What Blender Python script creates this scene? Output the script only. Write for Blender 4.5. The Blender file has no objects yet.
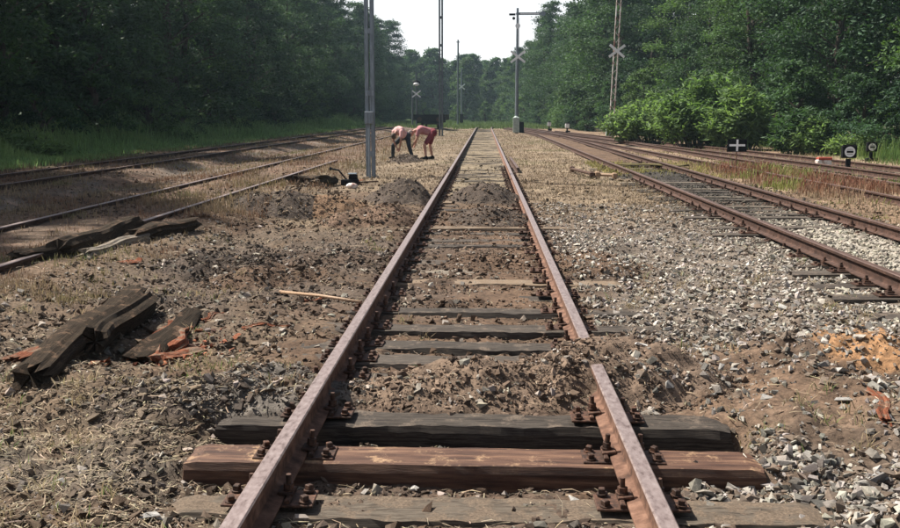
import bpy, bmesh, math, random
import numpy as np
from mathutils import Vector, Matrix, Euler
R = math.radians
random.seed(7); rng = np.random.default_rng(7)
S = bpy.context.scene
COL = S.collection

# ------------------------------------------------------------------ camera
CAM = Vector((0.114, 0.0, 1.555)); F = 950.0; PITCH = R(9.0); YAW = R(2.08)
cd = bpy.data.cameras.new('camera'); cam = bpy.data.objects.new('camera', cd); COL.objects.link(cam)
cd.sensor_width = 36; cd.lens = 36*F/900; cd.clip_end = 3000; cd.clip_start = 0.05
cam.location = CAM; cam.rotation_euler = Euler((R(90)-PITCH, 0, YAW), 'XYZ')
S.camera = cam
CM = cam.rotation_euler.to_matrix()
def G(px, py, z=0.0):
    """point of the photograph -> point of the place at height z"""
    d = CM @ Vector(((px-450)/F, (264-py)/F, -1.0))
    t = (z-CAM.z)/d.z
    return CAM + d*t
def AT(px, d):
    """x of a column of the photograph at distance d"""
    v = CM @ Vector(((px-450)/F, math.sin(PITCH)*-1*0+0.158, -1.0))
    return CAM.x + v.x/v.y*d

# ------------------------------------------------------------------ world, sun
SUN_EL, SUN_AZ = R(53), R(66)          # azimuth to the left of straight ahead
w = bpy.data.worlds.new('World'); S.world = w; w.use_nodes = True
nt = w.node_tree; bg = nt.nodes['Background']
sky = nt.nodes.new('ShaderNodeTexSky'); sky.sky_type = 'NISHITA'; sky.sun_disc = False
sky.sun_elevation = SUN_EL; sky.sun_rotation = -SUN_AZ
sky.air_density = 1.0; sky.dust_density = 4.0; sky.ozone_density = 1.0
mixs = nt.nodes.new('ShaderNodeMixRGB')
mixs.inputs[2].default_value = (15.5, 15.8, 16.2, 1)      # summer haze whitening the sky towards the horizon
tcs = nt.nodes.new('ShaderNodeTexCoord'); sx = nt.nodes.new('ShaderNodeSeparateXYZ'); mrs = nt.nodes.new('ShaderNodeMapRange')
mrs.inputs[1].default_value = 0.0; mrs.inputs[2].default_value = .30; mrs.inputs[3].default_value = .85; mrs.inputs[4].default_value = .06
nt.links.new(tcs.outputs['Generated'], sx.inputs[0]); nt.links.new(sx.outputs['Z'], mrs.inputs[0]); nt.links.new(mrs.outputs[0], mixs.inputs[0])
nt.links.new(sky.outputs[0], mixs.inputs[1]); nt.links.new(mixs.outputs[0], bg.inputs[0])
bg.inputs[1].default_value = 0.05
sl = bpy.data.lights.new('sun', 'SUN'); sl.energy = 5.0; sl.angle = R(0.6); sl.color = (1, .94, .85)
so = bpy.data.objects.new('sun', sl); COL.objects.link(so)
sd = Vector((-math.sin(SUN_AZ)*math.cos(SUN_EL), math.cos(SUN_AZ)*math.cos(SUN_EL), math.sin(SUN_EL)))
so.rotation_euler = sd.to_track_quat('Z', 'Y').to_euler(); so.location = (0, 0, 40)
S.view_settings.view_transform = 'Standard'; S.view_settings.look = 'None'
S.view_settings.exposure = 1.10; S.view_settings.gamma = 1.0
S.render.engine = 'CYCLES'

# ------------------------------------------------------------------ noise
_T = rng.random((256, 256))
def vn(x, y, s=0):
    x = np.asarray(x, float)+s*17.31; y = np.asarray(y, float)+s*9.77
    xi = np.floor(x).astype(int); yi = np.floor(y).astype(int)
    fx = x-xi; fy = y-yi; fx = fx*fx*(3-2*fx); fy = fy*fy*(3-2*fy)
    a = _T[xi & 255, yi & 255]; b = _T[(xi+1) & 255, yi & 255]
    c = _T[xi & 255, (yi+1) & 255]; d = _T[(xi+1) & 255, (yi+1) & 255]
    return (a*(1-fx)+b*fx)*(1-fy)+(c*(1-fx)+d*fx)*fy
def fbm(x, y, sc, o=4, s=0):
    r = 0; a = 1; t = 0
    for i in range(o):
        r = r+a*vn(x/sc*2**i, y/sc*2**i, s+i*3); t += a; a *= .55
    return r/t*2-1
def ss(a, b, x):
    t = np.clip((np.asarray(x, float)-a)/(b-a), 0, 1); return t*t*(3-2*t)
def win(x, a, b, e):                    # soft window
    return ss(a-e, a+e, x)*(1-ss(b-e, b+e, x))

# ------------------------------------------------------------------ sleeper and heap layout
def ydist(py): return G(470, py).y
near_front = [ydist(514), ydist(465.5), ydist(423), 5.36, 5.80, ydist(349.5), ydist(331), ydist(313.5), 8.02, ydist(283)]
SLEEP = [(f+.125, z) for f, z in zip(near_front, (-.030, -.002, -.022, 0, 0, -.004, -.002, -.004, -.03, -.004))]
y = SLEEP[-1][0]
while y < 99:
    y += .62; SLEEP.append((y, -.004-.030*random.random()))
EXPO = {}
for py in (229, 203):
    yy = ydist(py)+.1
    i = min(range(len(SLEEP)), key=lambda k: abs(SLEEP[k][0]-yy)); SLEEP[i] = (yy, .018); EXPO[i] = 1

# heaps: name label cx cy rx ry h rot colour
SOIL_D = (.060, .045, .035); SOIL_B = (.092, .058, .037); SOIL_O = (.25, .140, .070); STRAW = (.15, .113, .074)
SOIL_G = (.115, .10, .085); GRAV = (.13, .11, .09); GREEN = (.08, .13, .035); RUSTG = (.15, .085, .06)
def gp(px, py): v = G(px, py); return v.x, v.y
HEAPS = []
def H_(label, px, py, rx, ry, h, col, rot=0, name='soil_heap', sharp=1.0):
    x, y = gp(px, py); HEAPS.append(dict(label=label, x=x, y=y, rx=rx, ry=ry, h=h, c=col, rot=rot, name=name, s=sharp))
H_('loose brown soil heap filling the space between the rails behind the dark sleeper', 468, 386, .62, .45, .17, (.145, .102, .072), .1)
H_('brown soil and gravel spilled over the right rail of the middle track', 622, 379, .66, .45, .265, (.135, .095, .068), .2)
H_('dark crumbly soil heap between the rails, farther of the two', 484, 200, .68, .95, .30, SOIL_D)
H_('dark crumbly soil heap between the rails, nearer of the two', 492, 222, .62, .75, .24, SOIL_D)
H_('dark soil heap left of the middle track in front of the channel mast', 401, 202, .62, .9, .34, SOIL_D)
H_('long dark soil ridge dug up left of the middle track', 286, 212, .85, .75, .34, SOIL_D, -.1)
H_('orange clay heap on the dug ground left of the middle track', 330, 212, .75, .65, .28, (.17, .105, .062), 0, 'clay_heap')
H_('low dark clod heap behind the red rotten wood', 218, 266, .6, .5, .16, SOIL_D)
H_('grey stony soil heap against the outside of the left rail', 262, 392, .55, .42, .13, SOIL_G, .2)
H_('brown soil heap beside the stub end of the pale wooden handle', 262, 276, .7, .5, .12, SOIL_B)
H_('small orange clay pile on the gravel at the right edge', 872, 360, .34, .42, .16, SOIL_O, 0, 'clay_heap')
H_('low churned brown soil ridge just right of the middle track', 600, 266, .55, .75, .13, SOIL_B)
H_('low brown soil heap between the rails beyond the pale sleeper', 492, 262, .5, .5, .09, SOIL_B)
H_('flat dark clod heap on the straw left of the grey stony heap', 165, 405, .42, .32, .07, SOIL_D)
H_('reddish brown dug soil mound between the clay heap and the left rail', 372, 222, .75, .6, .24, (.10, .064, .043))
H_('low dark churned soil mound left of the rail above the wooden handle', 318, 262, .7, .6, .15, (.07, .048, .034))
H_('dark soil mound in front of the bending workers', 405, 161, .55, .8, .24, SOIL_D)
H_('dark stony heap under the yellow moss across the right siding', 655, 177, .95, 1.1, .17, (.04, .035, .03), 0, 'spoil_heap')
def heap_h(x, y, q):
    dx = x-q['x']; dy = y-q['y']; c, s_ = math.cos(q['rot']), math.sin(q['rot'])
    u = (dx*c+dy*s_)/q['rx']; v = (-dx*s_+dy*c)/q['ry']
    r = np.sqrt(u*u+v*v)+.16*fbm(x, y, .45, 3, 31)
    m = np.clip(1-r*r*.8, -0.6, 1)
    prof = np.where(m > 0, m**1.15, m)
    return q['h']*prof*(1+.35*fbm(x, y, .22, 3, 47))-.0

RAILX_ = .7525
def base_h(x, y):
    x = np.asarray(x, float); y = np.asarray(y, float)
    dist = np.clip(y, 2, 60)
    h = -.03+.05*fbm(x, y, 2.6, 3, 1)
    near = 1-ss(14, 30, dist)
    dug = np.clip(win(x, -3.6, 3.0, .8)*(1-ss(9, 20, y)), 0, 1)
    h = h+(.035+.060*dug)*fbm(x, y, .42, 3, 5)*(.4+.6*near)+.045*dug*np.maximum(fbm(x, y, 1.1, 3, 6), -.2)*(1-win(x, -1.5, 1.6, .2))+.020*fbm(x, y, .085, 3, 9)*near
    # main track: cribs dug out between the near sleepers, filled flush farther off
    trk = win(x, -1.45, 1.5, .22)
    crib = np.zeros_like(h)
    for k, (c, _) in enumerate(SLEEP[:14]):
        crib = np.maximum(crib, np.exp(-((y-c)/.17)**4))
    dug2 = trk*(1-ss(6.3, 9.5, y))
    floor = -.040+.045*fbm(x, y, .33, 4, 12)*1.1+.015*fbm(x, y, .09, 3, 13)+.05*ss(-.85, -1.0, x)*ss(5.0, 5.5, y)+.02*ss(.9, 1.1, x)*ss(5.0, 5.5, y)
    floor = floor-.10*win(y, SLEEP[1][0]+.10, SLEEP[2][0]-.02, .05)*win(x, -1.3, 1.6, .2)
    floor = floor-.065*win(y, SLEEP[0][0]+.10, SLEEP[1][0]-.1, .05)
    h = h*(1-dug2)+(floor+.012*fbm(x, y, .07, 3, 14)-.012*crib)*dug2
    far = trk*ss(6.3, 9.5, y)
    h = h*(1-far)+(-.024+.034*fbm(x, y, .5, 4, 15)+.04*ss(-.85, -1.0, x)+.02*ss(.85, 1.0, x))*far
    # soil banked near the left and right of the sleeper ends
    h = h+.05*np.exp(-((x-2.1)/.5)**2)*(1-ss(6, 9, y))*(1+fbm(x, y, .5, 3, 18))
    rg = win(x, 1.35, 3.4, .25)*(1-ss(7, 10, y))
    h = h+rg*(.075*fbm(x, y, .45, 4, 81)+.03*fbm(x, y, .13, 3, 83))
    h = h+.012*fbm(x, y, .05, 3, 85)*(1-ss(9, 13, y))*(1-win(x, -1.3, 1.4, .1)*.5)
    # dark pit right of the second sleeper
    h = h-.09*np.exp(-((x-1.25)/.28)**2-((y-4.55)/.16)**2)
    # right siding: rails stand clear of the ballast
    r = win(x, 3.0, 6.0, .3)*(1-ss(26, 34, y)); cfl = win(x, 3.85, 5.15, .1)*(1-ss(12, 15, y))
    h = h*(1-r)+(-.045+.035*cfl+.02*fbm(x, y, .5, 3, 21)+.018*fbm(x, y, .12, 2, 22)*near)*r
    # left sidings
    l = win(x, -7.3, -3.5, .45)
    h = h*(1-.7*l)+.7*l*(.145+.035*fbm(x, y, .8, 3, 24))
    h = np.where(abs(x+5.15-RAILX_) < .14, np.minimum(h, .105), h)
    h = h+.185*ss(-7.2, -8.4, x)
    h = h+ .35*ss(-13.5, -18, x)+.25*ss(13.5, 18, x)
    h = h+.5*ss(-30, -80, x)+.5*ss(30, 80, x)
    return h
def full_h(x, y):
    h = base_h(x, y)
    for q in HEAPS:
        m = (abs(x-q['x']) < max(q['rx'], q['ry'])*1.6) & (abs(y-q['y']) < max(q['rx'], q['ry'])*1.6)
        if np.any(m):
            h = np.where(m, h+np.maximum(heap_h(x, y, q), 0), h)
    return h
def hz(x, y): return float(full_h(np.array([x]), np.array([y]))[0])

def mixc(a, b, t): t = np.asarray(t)[..., None]; return a*(1-t)+np.array(b)*t
def ground_col(x, y):
    x = np.asarray(x, float); y = np.asarray(y, float)
    n1 = fbm(x, y, 1.3, 4, 51); n2 = fbm(x, y, .35, 4, 55); n3 = fbm(x, y, .12, 3, 59)
    c = np.zeros(x.shape+(3,))+np.array(SOIL_B)
    # straw litter on the left and in the middle distance
    st = win(x, -4.2, -.9, .6)*ss(-.35, .35, n1+.3*n2+.1)*(1-.5*win(y, 7.2, 10.5, 1))
    c = mixc(c, STRAW, st*.75)
    c = mixc(c, (.066, .048, .034), win(x, -3.6, -.7, .5)*win(y, 5.0, 13, 1)*ss(-.35, .25, n1+.5*n2)*.75)
    c = mixc(c, SOIL_D, win(x, -3.2, 0, .5)*(.65*win(y, 7.3, 12.5, .8)+.35*(1-ss(3.6, 4.6, y)))*ss(-.3, .3, n2+.15))
    # grey gravel right of the main track
    gr = win(x, 1.15, 4.0, .4)*(1-ss(12, 17, y))*ss(-.45, .2, n1+.35)
    c = mixc(c, GRAV, gr*.85)
    c = mixc(c, SOIL_O, win(x, 1.3, 3.2, .3)*win(y, 4.0, 6.4, .5)*ss(.15, .45, n2)*.6)
    c = mixc(c, (.085, .058, .04), win(x, 1.0, 3.4, .4)*(1-ss(5.5, 7.5, y))*ss(-.4, .1, n1)*.8)
    c = mixc(c, SOIL_B, win(x, 1.0, 2.6, .4)*win(y, 4.6, 6.4, .5)*ss(-.3, .2, n1)*.7)
    # right siding ballast
    c = mixc(c, (.27, .245, .205), win(x, 3.9, 5.2, .25)*(1-ss(13, 17, y)))
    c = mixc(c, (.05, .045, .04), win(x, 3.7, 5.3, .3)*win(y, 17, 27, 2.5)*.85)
    # tan dry grass in the middle distance
    tan = win(x, .9, 3.9, .4)*ss(12, 18, y)
    c = mixc(c, (.20, .155, .105), tan*(.75+.25*n2)); c = mixc(c, (.11, .08, .055), tan*ss(.05, .4, n1)*.7)
    c = mixc(c, (.17, .132, .09), win(x, -4.2, -.8, .4)*ss(16, 26, y)*.8); c = mixc(c, (.10, .075, .055), win(x, -4.2, -.8, .4)*ss(16, 26, y)*ss(0, .4, n1)*.6)
    c = mixc(c, (.075, .062, .05), win(x, -3.2, -.8, .4)*(1-ss(4.1, 5.0, y))*ss(-.4, .3, n1+n2)*.75)
    c = mixc(c, (.17, .14, .095), win(x, -.9, .9, .2)*ss(14, 22, y)*.75)
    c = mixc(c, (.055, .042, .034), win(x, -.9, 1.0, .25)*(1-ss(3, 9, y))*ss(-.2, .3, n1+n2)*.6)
    # left sidings: brown, reddish, partly grey
    lf = ss(-3.9, -4.8, x)
    c = mixc(c, (.098, .066, .045), lf*.92)
    c = mixc(c, (.11, .098, .085), lf*win(x, -8.4, -6.6, .4)*ss(-.1, .4, n1)*.7)
    c = mixc(c, RUSTG, lf*ss(.0, .5, n2)*.4)
    # right of the siding: reddish weeds ground then tan
    rt = ss(5.7, 6.3, x)
    c = mixc(c, (.17, .115, .075), rt*.8)
    c = mixc(c, (.24, .19, .13), rt*ss(-.1, .4, n1)*.5+ss(11.8, 12.6, x)*.4)
    # verges
    vg = ss(-11.4, -12.4, x+.8*n1)+ss(13.0, 14.5, x+.8*n1)
    c = mixc(c, GREEN, np.clip(vg, 0, 1)*.85)
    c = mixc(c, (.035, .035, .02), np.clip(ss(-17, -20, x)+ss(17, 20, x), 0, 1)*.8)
    c = mixc(c, (.06, .10, .035), ss(100, 112, y)*.8)
    return np.clip(c*(1+.50*n2[..., None]+.45*n3[..., None]+.25*n1[..., None]), .01, .8)

# ------------------------------------------------------------------ mesh helpers
def link(o, parent=None):
    COL.objects.link(o)
    if parent is not None: o.parent = parent
    return o
def mk(name, V, Fc, m, parent=None, cols=None, smooth=False, quad=None):
    V = np.asarray(V, np.float32).reshape(-1, 3); Fc = np.asarray(Fc)
    me = bpy.data.meshes.new(name)
    if Fc.dtype == object or Fc.ndim != 2:
        me.from_pydata([tuple(v) for v in V], [], [tuple(f) for f in Fc])
    else:
        n, k = Fc.shape
        me.vertices.add(len(V)); me.vertices.foreach_set('co', V.ravel())
        me.loops.add(n*k); me.loops.foreach_set('vertex_index', Fc.astype(np.int32).ravel())
        me.polygons.add(n); me.polygons.foreach_set('loop_start', np.arange(0, n*k, k, dtype=np.int32))
        me.update(calc_edges=True)
    if cols is not None:
        a = me.color_attributes.new('Col', 'FLOAT_COLOR', 'POINT')
        cc = np.ones((len(V), 4), np.float32); cc[:, :3] = cols; a.data.foreach_set('color', cc.ravel())
    me.polygons.foreach_set('use_smooth', np.full(len(me.polygons), bool(smooth)))
    if m is not None: me.materials.append(m)
    me.validate(); me.update()
    return link(bpy.data.objects.new(name, me), parent)
def tag(o, label=None, cat=None, group=None, kind=None):
    if label: o['label'] = label
    if cat: o['category'] = cat
    if group: o['group'] = group
    if kind: o['kind'] = kind
    return o
def empty(name, loc, label, cat, group=None, rz=0):
    o = bpy.data.objects.new(name, None); o.location = loc; o.rotation_euler = (0, 0, rz); o.empty_display_size = .1
    COL.objects.link(o); return tag(o, label, cat, group)
def copy_tree(o, parent=None):
    c = o.copy(); COL.objects.link(c)
    if parent is not None: c.parent = parent
    for ch in list(o.children): copy_tree(ch, c)
    return c

class MB:
    def __init__(s): s.v = []; s.f = []
    def add(s, V, Fc):
        b = len(s.v); s.v += [tuple(v) for v in V]; s.f += [tuple(i+b for i in f) for f in Fc]; return s
    def box(s, c, d, M=None, j=0, bev=0):
        x, y, z = d[0]/2, d[1]/2, d[2]/2
        if bev:
            b = bev; P = []
            for sz in (-1, 1):
                for (ax, ay) in ((-1, -1), (1, -1), (1, 1), (-1, 1)):
                    P.append((ax*(x-b), ay*(y-b), sz*z))
            for sz in (-1, 1):
                for (ax, ay) in ((-1, -1), (1, -1), (1, 1), (-1, 1)):
                    P.append((ax*x, ay*y, sz*(z-b)))
            Fc = [(3, 2, 1, 0), (4, 5, 6, 7)]
            for i in range(4):
                k = (i+1) % 4
                Fc += [(i, k, 8+k, 8+i), (8+i, 8+k, 12+k, 12+i), (12+i, 12+k, 4+k, 4+i)]
        else:
            P = [(ax*x, ay*y, sz*z) for sz in (-1, 1) for (ax, ay) in ((-1, -1), (1, -1), (1, 1), (-1, 1))]
            Fc = [(3, 2, 1, 0), (4, 5, 6, 7)]+[(i, (i+1) % 4, 4+(i+1) % 4, 4+i) for i in range(4)]
        V = [Vector(p) for p in P]
        if j: V = [p+Vector((random.uniform(-j, j), random.uniform(-j, j), random.uniform(-j, j))) for p in V]
        if M is not None: V = [M @ p for p in V]
        return s.add([p+Vector(c) for p in V], Fc)
    def tube(s, pts, rad, n=8, cap=True):
        pts = [Vector(p) for p in pts]; k = len(pts); V = []
        for i, p in enumerate(pts):
            t = (pts[min(i+1, k-1)]-pts[max(i-1, 0)]).normalized()
            a = t.orthogonal().normalized() if i == 0 else (a-t*a.dot(t)).normalized()
            b = t.cross(a); r = rad[i] if hasattr(rad, '__len__') else rad
            V += [p+(a*math.cos(2*math.pi*q/n)+b*math.sin(2*math.pi*q/n))*r for q in range(n)]
        Fc = [(i*n+q, i*n+(q+1) % n, (i+1)*n+(q+1) % n, (i+1)*n+q) for i in range(k-1) for q in range(n)]
        if cap: Fc += [tuple(range(n-1, -1, -1)), tuple((k-1)*n+q for q in range(n))]
        return s.add(V, Fc)
    def cyl(s, c, r, h, n=8, r2=None): return s.tube([c, (c[0], c[1], c[2]+h)], [r, r if r2 is None else r2], n)
    def disc_y(s, c, r, th, n=20):      # disc facing -y
        return s.tube([(c[0], c[1]-th/2, c[2]), (c[0], c[1]+th/2, c[2])], r, n)
    def ball(s, c, r, n=8, m=6, sc=(1, 1, 1)):
        V = []; 
        for i in range(1, m):
            th = math.pi*i/m
            V += [(c[0]+r*sc[0]*math.sin(th)*math.cos(2*math.pi*q/n), c[1]+r*sc[1]*math.sin(th)*math.sin(2*math.pi*q/n), c[2]+r*sc[2]*math.cos(th)) for q in range(n)]
        V += [(c[0], c[1], c[2]+r*sc[2]), (c[0], c[1], c[2]-r*sc[2])]
        T = len(V)-2
        Fc = [(i*n+q, (i+1)*n+q, (i+1)*n+(q+1) % n, i*n+(q+1) % n) for i in range(m-2) for q in range(n)]
        Fc += [(T, q, (q+1) % n) for q in range(n)]+[(T+1, (m-2)*n+(q+1) % n, (m-2)*n+q) for q in range(n)]
        return s.add(V, Fc)
    def mesh(s, name, m):
        me = bpy.data.meshes.new(name); me.from_pydata(s.v, [], s.f); me.materials.append(m); me.update(); return me
    def build(s, name, m, parent=None, smooth=False):
        me = s.mesh(name, m)
        if smooth: me.polygons.foreach_set('use_smooth', np.ones(len(me.polygons), bool))
        return link(bpy.data.objects.new(name, me), parent)
def place(name, me, parent, loc=(0, 0, 0), rot=(0, 0, 0)):
    o = bpy.data.objects.new(name, me); o.location = loc; o.rotation_euler = rot
    return link(o, parent)

# ------------------------------------------------------------------ materials
def newmat(name):
    m = bpy.data.materials.new(name); m.use_nodes = True
    return m, m.node_tree, m.node_tree.nodes['Principled BSDF']
def N(t, k, **kw):
    n = t.nodes.new('ShaderNode'+k)
    for a, b in kw.items(): setattr(n, a, b)
    return n
def noise(t, vec, sc, det=4, ro=.6):
    n = N(t, 'TexNoise'); n.inputs['Scale'].default_value = sc; n.inputs['Detail'].default_value = det
    n.inputs['Roughness'].default_value = ro
    if vec is not None: t.links.new(vec, n.inputs['Vector'])
    return n
def ramp(t, fac, stops):
    r = N(t, 'ValToRGB'); e = r.color_ramp.elements
    while len(e) < len(stops): e.new(.5)
    for q, (p, c) in zip(e, stops): q.position = p; q.color = (*c, 1)
    t.links.new(fac, r.inputs[0]); return r
def attr_mat(name, rough=.95, bump=.0, bscale=60, var=.5, transl=0, nscale=30, objvar=0, spec=.25, ):
    """colour attribute modulated by fine noise"""
    m, t, b = newmat(name)
    a = N(t, 'Attribute', attribute_name='Col'); g = N(t, 'NewGeometry')
    n = noise(t, g.outputs['Position'], nscale, 5, .65)
    mr = N(t, 'MapRange'); mr.inputs[1].default_value = .3; mr.inputs[2].default_value = .7
    mr.inputs[3].default_value = 1-var; mr.inputs[4].default_value = 1+var
    t.links.new(n.outputs[0], mr.inputs[0])
    mu = N(t, 'VectorMath', operation='SCALE'); t.links.new(a.outputs['Color'], mu.inputs[0]); t.links.new(mr.outputs[0], mu.inputs['Scale'])
    t.links.new(mu.outputs[0], b.inputs['Base Color'])
    b.inputs['Roughness'].default_value = rough; b.inputs['Specular IOR Level'].default_value = spec
    if bump:
        n2 = noise(t, g.outputs['Position'], bscale, 6, .7)
        bp = N(t, 'Bump'); bp.inputs['Strength'].default_value = 1; bp.inputs['Distance'].default_value = bump
        t.links.new(n2.outputs[0], bp.inputs['Height']); t.links.new(bp.outputs[0], b.inputs['Normal'])
    if transl:
        tr = N(t, 'BsdfTranslucent'); mx = N(t, 'MixShader'); mx.inputs[0].default_value = transl
        t.links.new(mu.outputs[0], tr.inputs[0]); t.links.new(b.outputs[0], mx.inputs[1]); t.links.new(tr.outputs[0], mx.inputs[2])
        t.links.new(mx.outputs[0], t.nodes['Material Output'].inputs[0])
    return m
def tone_mat(name, stops, sc=6, stretch=(1, 1, 1), rough=.7, metal=0, bump=.002, bsc=None, spec=.3, rndamt=.25, det=5, dirt=0, grime=(.17, .13, .095)):
    """object-space noise through a ramp, brightness varied a little per object"""
    m, t, b = newmat(name)
    tc = N(t, 'TexCoord'); mp = N(t, 'Mapping'); mp.inputs['Scale'].default_value = stretch
    oi = N(t, 'ObjectInfo'); 
    off = N(t, 'VectorMath', operation='ADD'); t.links.new(tc.outputs['Object'], off.inputs[0])
    sc_ = N(t, 'VectorMath', operation='SCALE'); sc_.inputs[0].default_value = (37, 19, 11); t.links.new(oi.outputs['Random'], sc_.inputs['Scale'])
    t.links.new(sc_.outputs[0], off.inputs[1]); t.links.new(off.outputs[0], mp.inputs[0])
    n = noise(t, mp.outputs[0], sc, det, .62); r = ramp(t, n.outputs[0], stops)
    mr = N(t, 'MapRange'); mr.inputs[3].default_value = 1-rndamt; mr.inputs[4].default_value = 1+rndamt
    t.links.new(oi.outputs['Random'], mr.inputs[0])
    mu = N(t, 'VectorMath', operation='SCALE'); t.links.new(r.outputs[0], mu.inputs[0]); t.links.new(mr.outputs[0], mu.inputs['Scale'])
    outc = mu.outputs[0]
    if dirt:
        g = N(t, 'NewGeometry'); dn = noise(t, g.outputs['Position'], 7, 7, .72); sz = N(t, 'SeparateXYZ'); t.links.new(g.outputs['Normal'], sz.inputs[0])
        up = N(t, 'MapRange'); up.inputs[1].default_value = .2; up.inputs[2].default_value = .8; t.links.new(sz.outputs['Z'], up.inputs[0])
        th = N(t, 'MapRange'); th.inputs[1].default_value = .60-.2*dirt; th.inputs[2].default_value = .70-.2*dirt; t.links.new(dn.outputs[0], th.inputs[0])
        m_ = N(t, 'Math', operation='MULTIPLY'); t.links.new(up.outputs[0], m_.inputs[0]); t.links.new(th.outputs[0], m_.inputs[1])
        n3 = noise(t, g.outputs['Position'], 90, 4, .7); r3 = ramp(t, n3.outputs[0], [(.3, tuple(c*.4 for c in grime)), (.7, tuple(c*1.5 for c in grime))])
        mx_ = N(t, 'MixRGB'); t.links.new(m_.outputs[0], mx_.inputs[0]); t.links.new(outc, mx_.inputs[1]); t.links.new(r3.outputs[0], mx_.inputs[2]); outc = mx_.outputs[0]
    t.links.new(outc, b.inputs['Base Color'])
    b.inputs['Roughness'].default_value = rough; b.inputs['Metallic'].default_value = metal; b.inputs['Specular IOR Level'].default_value = spec
    if bump:
        n2 = noise(t, mp.outputs[0], bsc or sc*4, 6, .7); bp = N(t, 'Bump'); bp.inputs['Distance'].default_value = bump
        t.links.new(n2.outputs[0], bp.inputs['Height']); t.links.new(bp.outputs[0], b.inputs['Normal'])
    return m
M = {}
M['ground'] = attr_mat('ground_soil', .97, .012, 45, .55, nscale=28)
M['stone'] = attr_mat('crushed_stone', .85, .003, 120, .25, nscale=60)
M['litter'] = attr_mat('dry_litter', .8, 0, 0, .15, .15)
M['blade'] = attr_mat('grass_blade', .7, 0, 0, .15, .35)
M['rail_top'] = tone_mat('rail_head_steel', [(.3, (.10, .068, .058)), (.45, (.21, .16, .148)), (.6, (.27, .215, .20)), (.75, (.33, .275, .26))], 16, (3, 1.2, 3), .42, .35, .0004, 60, .5, 0)
M['rail_rust'] = tone_mat('rail_rust', [(.3, (.045, .022, .014)), (.5, (.12, .062, .040)), (.72, (.22, .125, .085))], 14, (1, 1, 1), .85, .0, .0012, 70, .3, .08)
M['rail_dark'] = tone_mat('siding_rail_rust', [(.3, (.025, .013, .009)), (.55, (.060, .031, .022)), (.75, (.12, .066, .046))], 12, (1, 1, 1), .8, .0, .001, 70, .3, .1)
M['rail_side_top'] = tone_mat('siding_rail_head', [(.3, (.055, .030, .022)), (.6, (.115, .070, .055)), (.8, (.18, .125, .10))], 9, (4, .4, 4), .5, .2, .0004, 60, .5, .05)
M['iron'] = tone_mat('fastening_iron', [(.3, (.018, .010, .007)), (.55, (.065, .032, .02)), (.75, (.16, .075, .045))], 40, (1, 1, 1), .7, .2, .001, 120, .4)
wd = [(.25, (.010, .008, .007)), (.45, (.034, .027, .022)), (.56, (.075, .062, .050)), (.64, (.03, .024, .02)), (.8, (.17, .145, .12))]
M['tie_dark'] = tone_mat('creosoted_wood', wd, 9, (.35, 9, 9), .85, 0, .0035, 22, .25, dirt=.35, grime=(.11, .085, .065))
M['tie_grey'] = tone_mat('weathered_grey_wood', [(.25, (.035, .028, .022)), (.45, (.13, .11, .088)), (.56, (.24, .21, .17)), (.62, (.08, .066, .053)), (.8, (.26, .225, .18))], 9, (.35, 9, 9), .92, 0, .0035, 22, .2, dirt=.55, grime=(.14, .11, .082))
M['tie_worn'] = tone_mat('worn_brown_grey_wood', [(.25, (.022, .017, .013)), (.45, (.065, .052, .040)), (.56, (.12, .10, .078)), (.62, (.035, .028, .022)), (.8, (.15, .125, .10))], 9, (.35, 9, 9), .92, 0, .0035, 22, .2, dirt=.8, grime=(.12, .09, .065))
M['tie_brown'] = tone_mat('rusty_brown_wood', [(.30, (.020, .010, .007)), (.43, (.058, .027, .017)), (.53, (.092, .047, .029)), (.62, (.135, .072, .044)), (.72, (.19, .112, .070))], 6, (.5, 6, 6), .7, 0, .004, 40, .3, 0, det=9, dirt=.30, grime=(.30, .19, .11))
M['tie_tan'] = tone_mat('pale_brown_wood', [(.3, (.06, .042, .03)), (.6, (.17, .125, .085))], 9, (.35, 9, 9), .85, 0, .003, 22, .2, dirt=.6)
M['log'] = tone_mat('charred_old_wood', [(.28, (.005, .004, .003)), (.44, (.018, .013, .009)), (.54, (.050, .036, .024)), (.60, (.012, .009, .006)), (.8, (.12, .08, .05))], 9, (.2, 14, 14), .95, 0, .010, 40, .12, dirt=.35, grime=(.14, .09, .06))
M['rot'] = tone_mat('red_rotten_wood', [(.25, (.03, .012, .008)), (.5, (.15, .052, .028)), (.75, (.30, .13, .075))], 12, (.7, 6, 6), .95, 0, .010, 25, .1, dirt=.5)
M['handle'] = tone_mat('pale_handle_wood', [(.3, (.15, .09, .055)), (.7, (.32, .22, .14))], 12, (.6, 6, 6), .6, 0, .001)
M['mast'] = tone_mat('grey_painted_steel', [(.3, (.10, .12, .14)), (.55, (.18, .21, .24)), (.75, (.28, .315, .35))], 7, (3, 3, .4), .55, .2, .001, 40, .4, .1)
M['mast_dark'] = tone_mat('dark_steel', [(.3, (.06, .075, .085)), (.7, (.15, .175, .19))], 7, (3, 3, .4), .6, .2, .001, 40, .4, .1)
M['black'] = tone_mat('black_enamel', [(.3, (.005, .005, .006)), (.7, (.012, .012, .014))], 20, (1, 1, 1), .8, 0, .0005, None, .1, .1)
M['white'] = tone_mat('white_paint', [(.25, (.6, .6, .59)), (.45, (.82, .82, .82)), (.8, (.85, .85, .86))], 9, (1, 1, 1), .5, 0, .0005, None, .4, .05)
M['flake'] = tone_mat('flaking_white_paint', [(.40, (.16, .06, .04)), (.47, (.40, .30, .26)), (.54, (.62, .60, .57)), (.8, (.74, .73, .71))], 5, (1, 1, .5), .6, 0, .001, None, .4, .05)
M['cab'] = tone_mat('pale_green_cabinet', [(.3, (.22, .27, .25)), (.7, (.38, .44, .41))], 6, (1, 1, 1), .6, 0, .001)
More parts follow.
